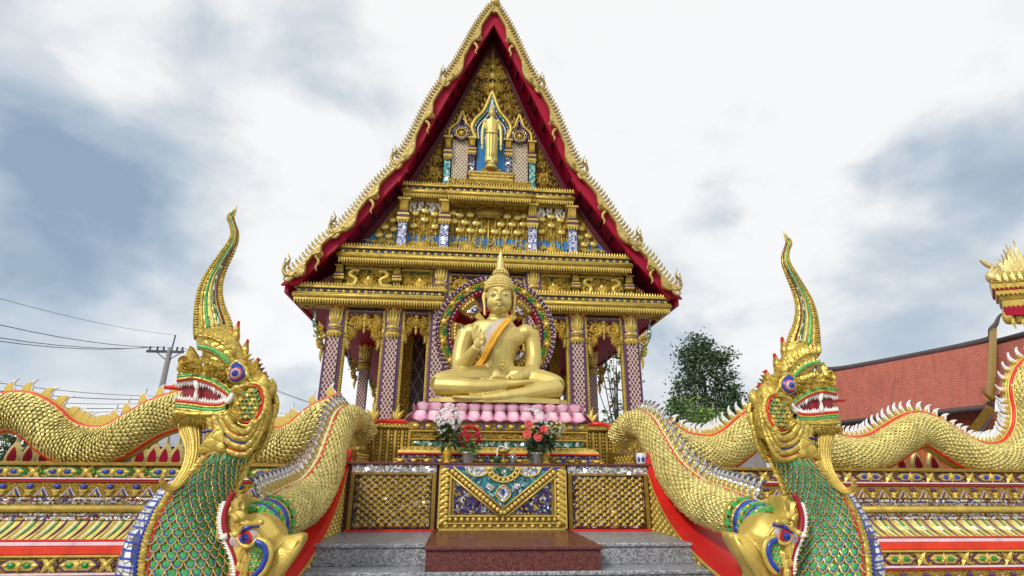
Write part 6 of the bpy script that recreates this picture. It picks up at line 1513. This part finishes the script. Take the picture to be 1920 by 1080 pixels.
# ================================================================== TREES AND BACKGROUND BUILDINGS
def tree(label, base, h, cr, crown, n_cl, leaves, mat, group=None, name='leafy_tree', trunk=.25, lf=.3, seed=1, tilt=0.):
    "trunk, limbs, and a crown of leaf-sized faces gathered in clumps. crown: list of (dx, dz, rx, rz) lobes"
    random.seed(seed); t = thing(name, label, 'tree' if 'tree' in name or name == 'palm' else 'shrub', tuple(base), group); o = Vector(base)
    k = MB(); fork = h*.42
    k.tube(catmull([o, o+Vector((tilt*.3, 0, fork*.5)), o+Vector((tilt, 0, fork)), o+Vector((tilt*1.2, 0, h*.75))], 5), lambda s: trunk*(1-.75*s), 8)
    cl = []
    for dx, dz, rx, rz in crown:
        for i in range(max(3, int(n_cl*rx*rz))):
            d = Vector((random.gauss(0, 1), random.gauss(0, 1), random.gauss(.1, 1))).normalized(); rr = random.uniform(.45, 1.)
            cl.append(o+Vector((dx+d.x*rx*rr, d.y*rx*.8*rr, dz+d.z*rz*rr)))
    for c in random.sample(cl, min(len(cl), 26)):
        s0 = o+Vector((tilt*random.uniform(.6, 1.1), 0, fork*random.uniform(.7, 1.5))); k.tube(catmull([s0, (s0+c)/2+Vector((0, 0, -.06*h*random.random())), c], 4), lambda s: trunk*.30*(1-.85*s)+.01, 5)
    k.build('trunk', 'bark', t)
    b = MB()
    for c in cl:
        R = cr*random.uniform(.6, 1.2)
        for i in range(leaves):
            d = Vector((random.gauss(0, 1), random.gauss(0, 1), random.gauss(0, .75))); p = c+d*R*.42; a = Vector((random.gauss(0, 1), random.gauss(0, 1), random.gauss(0, .6))).normalized(); w = a.cross(Vector((random.gauss(0, 1), random.gauss(0, 1), random.gauss(0, 1)))).normalized(); L = lf*random.uniform(.6, 1.3)
            b.add([p-a*L*.5, p+w*L*.28, p+a*L*.5, p-w*L*.28], [(0, 1, 2, 3)], 0 if random.random() < .6 else 1)
    b.build('crown', mat, t, noflip=True); return t
def tb(px, Y): q = at(px, 850, Y); return (q.x, Y, 0)
tree('tall dark leafy tree with an airy crown beyond the right end of the temple', tb(1337, 60), 17, 1.5, [(0, 13.6, 3.4, 2.8), (-2.2, 11.0, 2.0, 1.6), (2.3, 11.2, 1.9, 1.8), (.2, 9.0, 3.9, 1.6), (.2, 16.2, 1.9, 1.2), (3.0, 8.4, 1.5, 1.2), (-2.9, 8.6, 1.2, 1.0), (-1.4, 15.0, 1.6, 1.0), (1.8, 14.8, 1.6, 1.2), (3.6, 10.0, 1.2, 1.0)], 5.6, 46, ['leaf_dark', 'leaf_dark'], None, 'leafy_tree', .42, .40, 3)
tree('bright green bushy shrub at the foot of the tall dark tree', tb(1306, 42), 7.4, .9, [(-.6, 6.6, 1.8, 1.0), (1.0, 5.6, 1.6, 1.1), (.1, 4.4, 2.6, 1.6)], 9, 34, ['leaf_light', 'leaf_mid'], None, 'leafy_shrub', .12, .24, 4)
tree('mid green bushy shrub between the tall tree and the right naga', tb(1378, 46), 6.5, .9, [(0, 5.6, 2.0, 1.1), (1.2, 4.6, 1.6, 1.4), (-.8, 4.2, 1.6, 1.4)], 9, 34, ['leaf_mid', 'leaf_dark'], None, 'leafy_shrub', .12, .32, 6)
tree('spiky palm-like bush just left of the bright green shrub', tb(1268, 40), 7, .7, [(0, 6.6, 1.1, .9), (.3, 5.0, 1.2, 1.2)], 10, 30, ['leaf_mid', 'leaf_dark'], None, 'leafy_shrub', .12, .35, 8)
tree('thin open tree with sparse branches seen through the porch columns', tb(1150, 34), 11, .75, [(.1, 9.0, 1.2, .9), (1.0, 7.4, 1.2, .7), (.5, 5.6, 1.0, .8), (-1.0, 8.2, .8, .7), (-.9, 5.0, .7, .7)], 7, 16, ['leaf_dark', 'leaf_mid'], None, 'leafy_tree', .14, .30, 9, .4)
tree('dark low tree at the left edge of the photo under the serpent', tb(18, 48), 4.5, 1., [(0, 3.6, 2.4, 1.4), (2.0, 2.8, 1.6, 1.)], 8, 26, ['leaf_dark', 'leaf_mid'], None, 'leafy_tree', .2, .4, 10)
tree('small dark distant tree top just left of the utility pole', tb(212, 70), 8.5, 1., [(0, 7.4, 1.7, .9), (1., 6.6, 1.2, .9)], 9, 26, ['leaf_dark', 'leaf_mid'], None, 'leafy_tree', .2, .4, 11)
random.seed(21)
# low shed with a pale roof behind the left serpent
q = at(310, 850, 24); H = thing('roadside_shed', 'low grey shed with a pale metal roof behind the left serpent', 'shed', (q.x, 25, 0))
zr = at(310, 812, 24).z; ze = at(310, 836, 24).z
b = MB(); b.box(q.x-2.2, q.x+2.6, 24.3, 28, 0, ze); b.build('wall', 'dark_grey', H)
b = MB(); b.add([(q.x-2.5, 23.8, ze), (q.x+2.9, 23.8, ze), (q.x+2.4, 28.4, zr+.8), (q.x-2.2, 28.4, zr+.8), (q.x-2.5, 23.8, ze+.08), (q.x+2.9, 23.8, ze+.08), (q.x+2.4, 28.4, zr+.88), (q.x-2.2, 28.4, zr+.88)], [(0, 1, 2, 3), (4, 5, 6, 7), (0, 1, 5, 4), (1, 2, 6, 5), (2, 3, 7, 6), (3, 0, 4, 7)]); b.build('roof', 'tin_roof', H)
for i in range(5): b = MB(); b.box(q.x-1.9+i*.95, q.x-1.8+i*.95, 24.1, 24.25, 0, ze-.02); b.build('post', 'concrete', H)
# hall with the red tiled roof
Hl = thing('tiled_hall', 'long hall with a red tiled gable roof and timber walls behind the right naga', 'hall', (at(1700, 780, 22).x, 22, 0))
r0, r1 = at(1553, 697, 27), at(1858, 640, 20.5); e0, e1 = at(1562, 790, 24), at(1851, 758, 17.6)
def quad_roof(a, b_, c, d, name, th=.12):
    m = MB(); n = (b_-a).cross(c-a).normalized(); n = n if n.z > 0 else -n; NU, NV = 12, 6; vs = []
    for k in (0, 1):
        for j in range(NV+1):
            for i in range(NU+1): u, v = i/NU, j/NV; p = (a*(1-u)+b_*u)*(1-v)+(d*(1-u)+c*u)*v; p = p-Vector((0, 0, .25*math.sin(PI*v)))-n*(th+.28*(1-math.sin(PI*v)))*k; vs.append(p)
    N = (NU+1)*(NV+1)
    for j in range(NV):
        for i in range(NU):
            o = j*(NU+1)+i; m.uv[len(m.f)+0] = [(i/NU, 1-j/NV), ((i+1)/NU, 1-j/NV), ((i+1)/NU, 1-(j+1)/NV), (i/NU, 1-(j+1)/NV)]; m.add([vs[o], vs[o+1], vs[o+NU+2], vs[o+NU+1]], [(0, 1, 2, 3)])
    m.add([vs[0], vs[NU], vs[N-1], vs[N-1-NU], vs[N]-n*.1, vs[N+NU]-n*.1, vs[2*N-1]-n*.1, vs[2*N-1-NU]-n*.1], [(4, 5, 6, 7), (0, 4, 5, 1), (1, 5, 6, 2), (2, 6, 7, 3), (3, 7, 4, 0)])
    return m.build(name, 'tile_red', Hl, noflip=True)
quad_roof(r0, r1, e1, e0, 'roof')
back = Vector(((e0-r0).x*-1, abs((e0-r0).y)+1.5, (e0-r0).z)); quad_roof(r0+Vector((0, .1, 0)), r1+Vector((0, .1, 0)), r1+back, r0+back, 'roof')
b = MB(); rl = [r0+Vector((-.55, .4, .55)), r0+Vector((-.2, .2, .18))]+[r0.lerp(r1, t)+Vector((0, 0, .06-.06*math.sin(PI*t))) for t in (.1, .3, .5, .7, .88)]+[r1+Vector((0, 0, .12)), r1+Vector((.10, -.1, .5)), r1+Vector((.28, -.2, .75)), r1+Vector((.42, -.3, 1.05)), at(1886, 583, 20)]
b.tube(catmull(rl, 6), lambda t: .14 if t < .68 else .14-.37*(t-.68), 8); b.build('ridge', 'ridge', Hl)
b = MB(); ed = [e0.lerp(e1, t) for t in (0, 1)]; b.tube([ed[0]+Vector((0, 0, -.1)), ed[1]+Vector((0, 0, -.1))], .10, 6); b.build('eave_board', 'ridge', Hl)
b = MB(); w0, w1 = at(1566, 796, 24.4), at(1850, 768, 18.2); b.add([w0+Vector((0, 0, .1)), w1+Vector((0, 0, .1)), Vector((w1.x, w1.y, 0)), Vector((w0.x, w0.y, 0)), w0+Vector((1.5, 6, .1)), w1+Vector((1.5, 6, .1)), Vector((w1.x+1.5, w1.y+6, 0)), Vector((w0.x+1.5, w0.y+6, 0))], [(0, 1, 2, 3), (4, 5, 6, 7), (0, 1, 5, 4), (1, 2, 6, 5), (0, 3, 7, 4)]); b.build('wall', 'wood', Hl)
b = MB(); g0, g1 = at(1866, 614, 20.3), at(1860, 752, 17.4); dv = Vector((.17, 0, 0)); b.add([g0-dv*.5, g0+dv*.5, g1+dv*.8, g1-dv*.4]+[p+Vector((.03, .2, 0)) for p in (g0-dv*.5, g0+dv*.5, g1+dv*.8, g1-dv*.4)], [(0, 1, 2, 3), (4, 5, 6, 7), (0, 1, 5, 4), (1, 2, 6, 5), (2, 3, 7, 6), (3, 0, 4, 7)])
b.tube(catmull([at(1862, 748, 17.4), at(1853, 742, 17.4), at(1845, 735, 17.4), at(1838, 722, 17.4)], 4), lambda t: .10*(1-t)+.01, 6); b.build('barge_board', 'gold_dark', Hl)
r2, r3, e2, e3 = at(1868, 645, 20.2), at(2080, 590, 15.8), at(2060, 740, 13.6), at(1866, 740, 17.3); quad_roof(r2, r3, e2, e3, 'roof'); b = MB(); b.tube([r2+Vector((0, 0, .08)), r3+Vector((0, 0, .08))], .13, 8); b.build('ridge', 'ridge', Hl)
b = MB(); b.add([at(1858, 772, 17.8), at(2080, 760, 14), at(2080, 880, 14), at(1858, 880, 17.8)]+[at(x, y, Y)+Vector((.2, .3, 0)) for x, y, Y in ((1858, 772, 17.8), (2080, 760, 14), (2080, 880, 14), (1858, 880, 17.8))], [(0, 1, 2, 3), (4, 5, 6, 7), (0, 1, 5, 4), (3, 2, 6, 7), (0, 3, 7, 4)]); b.build('wall', 'wood', Hl)
b = MB(); a0, a1 = at(1857, 765, 17.2), at(1826, 805, 17.9); b.tube([a0, a1], .17, 4, 0, (0, 1, 0), True, False); b.build('eave_bracket', 'gold_dark', Hl)
b = MB(); a0, a1 = at(1860, 775, 17.5), at(1836, 812, 17.9); b.tube([a0, a1], .10, 4, 0, (0, 1, 0), True, False); b.build('eave_bracket', 'tin_roof', Hl)
# corner of a gilded pavilion roof at the right edge
Yv = 9.2; C0 = at(1858, 545, Yv)
Pv = thing('pavilion_roof', 'carved gold pavilion roof corner with a small naga finial at the right edge', 'pavilion', (C0.x+2.2, Yv+1.5, 0))
s_ = (at(1, 540, Yv)-at(0, 540, Yv)).length
pvz = lambda px, py: at(px, py, Yv)
lay = [(1886, 592, 'crimson'), (1882, 575, 'gold'), (1876, 563, 'gold_dark'), (1868, 553, 'gold'), (1862, 545, 'crimson'), (1860, 541, 'gold'), (1858, 533, 'carved_gold'), (1864, 522, 'gold')]
VA, VD = Vector((1., -.42, 0)), Vector((.72, .70, 0))
def slab(b, p, z0, z1, la=4., ld=.8, m=0): b.add([Vector((p.x, p.y, z))+VA*a*la+VD*d*ld for z in (z0, z1) for a, d in ((0, 0), (1, 0), (1, 1), (0, 1))], [(3, 2, 1, 0), (4, 5, 6, 7), (0, 1, 5, 4), (1, 2, 6, 5), (2, 3, 7, 6), (3, 0, 4, 7)], m)
for (xa, ya, mt), (xb, yb, _) in zip(lay, lay[1:]+[(1880, 512, '')]):
    p, q = pvz(xa, ya), pvz(xb, yb); b = MB(); slab(b, p, p.z+.003, q.z-.003)
    if mt == 'gold':
        for i in range(24): r = p+VA*(.03+i*.07)+Vector((0, -.01, .03)); b.leaf(r.x, r.z, r.y, -PI/2, .07, .06, 0, .02)
    b.build('tier', mt, Pv)
b = MB()
for i in range(12): r = pvz(1866, 530)+VA*(.05+i*.11); b.leaf(r.x, r.z, r.y-.02, PI/2, .20, .13, 0, .05)
for i in range(6):
    p = pvz(1884+i*8, 512); H = .22+.115*i
    for d, L in ((0, 1.), (-.45, .62), (.4, .7)): b.leaf(p.x, p.z-.08, Yv+.1-.02*i, PI/2+d, H*L, .19, -d*1.3+.2, .06); b.leaf(p.x+.01, p.z-.08, Yv+.16, PI/2+d, H*L, .19, -d*1.3+.2, -.06)
b.build('crest_leaf', 'gold_pale', Pv)
b = MB(); pts = [pvz(x, y) for x, y in ((1885, 530), (1872, 524), (1863, 516), (1868, 507), (1873, 503), (1866, 500), (1856, 495), (1848, 490), (1840, 484))]
b.tube(catmull([p+Vector((0, .05, 0)) for p in pts], 5), lambda t: (.10*(1-t)**.6+.006, (.09+.05*math.sin(t*9))*(1-t)**.6+.006), 8)
for i, (x, y) in enumerate(((1875, 500), (1870, 497), (1863, 500), (1860, 504), (1878, 508))): p = pvz(x, y); b.leaf(p.x, p.z, Yv, (1.2, 1.6, 3.6, 3.9, .8)[i], .12, .06, .3, .04)
b.build('naga_finial', 'gold_pale', Pv)
for px in (1893, 1912): b = MB(); p = pvz(px, 590); b.ell((p.x, Yv+.05, p.z-.05), (.10, .08, .14)); b.leaf(p.x, p.z-.1, Yv-.03, -PI/2, .2, .12, 0, .04); b.build('pendant', 'gold', Pv)
b = MB(); slab(b, C0+VA*2.7+VD*.6, 0, pvz(1886, 592).z, 1.6, 2.); b.build('body', 'carved_gold', Pv)
# grey concrete post behind the right makara
q = at(1408, 862, 10.5); Cp = thing('concrete_post', 'plain grey concrete post behind the right naga, below the serpent', 'post', (q.x, 10.5, 1.62))
b = MB(); b.bbox(q.x-.25, q.x+.25, 10.4, 10.8, 1.62, 2.15, 0, .02); b.build('shaft', 'concrete', Cp); b = MB(); b.bbox(q.x-.28, q.x+.28, 10.37, 10.83, 2.152, 2.2, 0, .01); b.build('cap', 'concrete', Cp)

for o in bpy.data.objects:
    if '_o' in o: del o['_o']
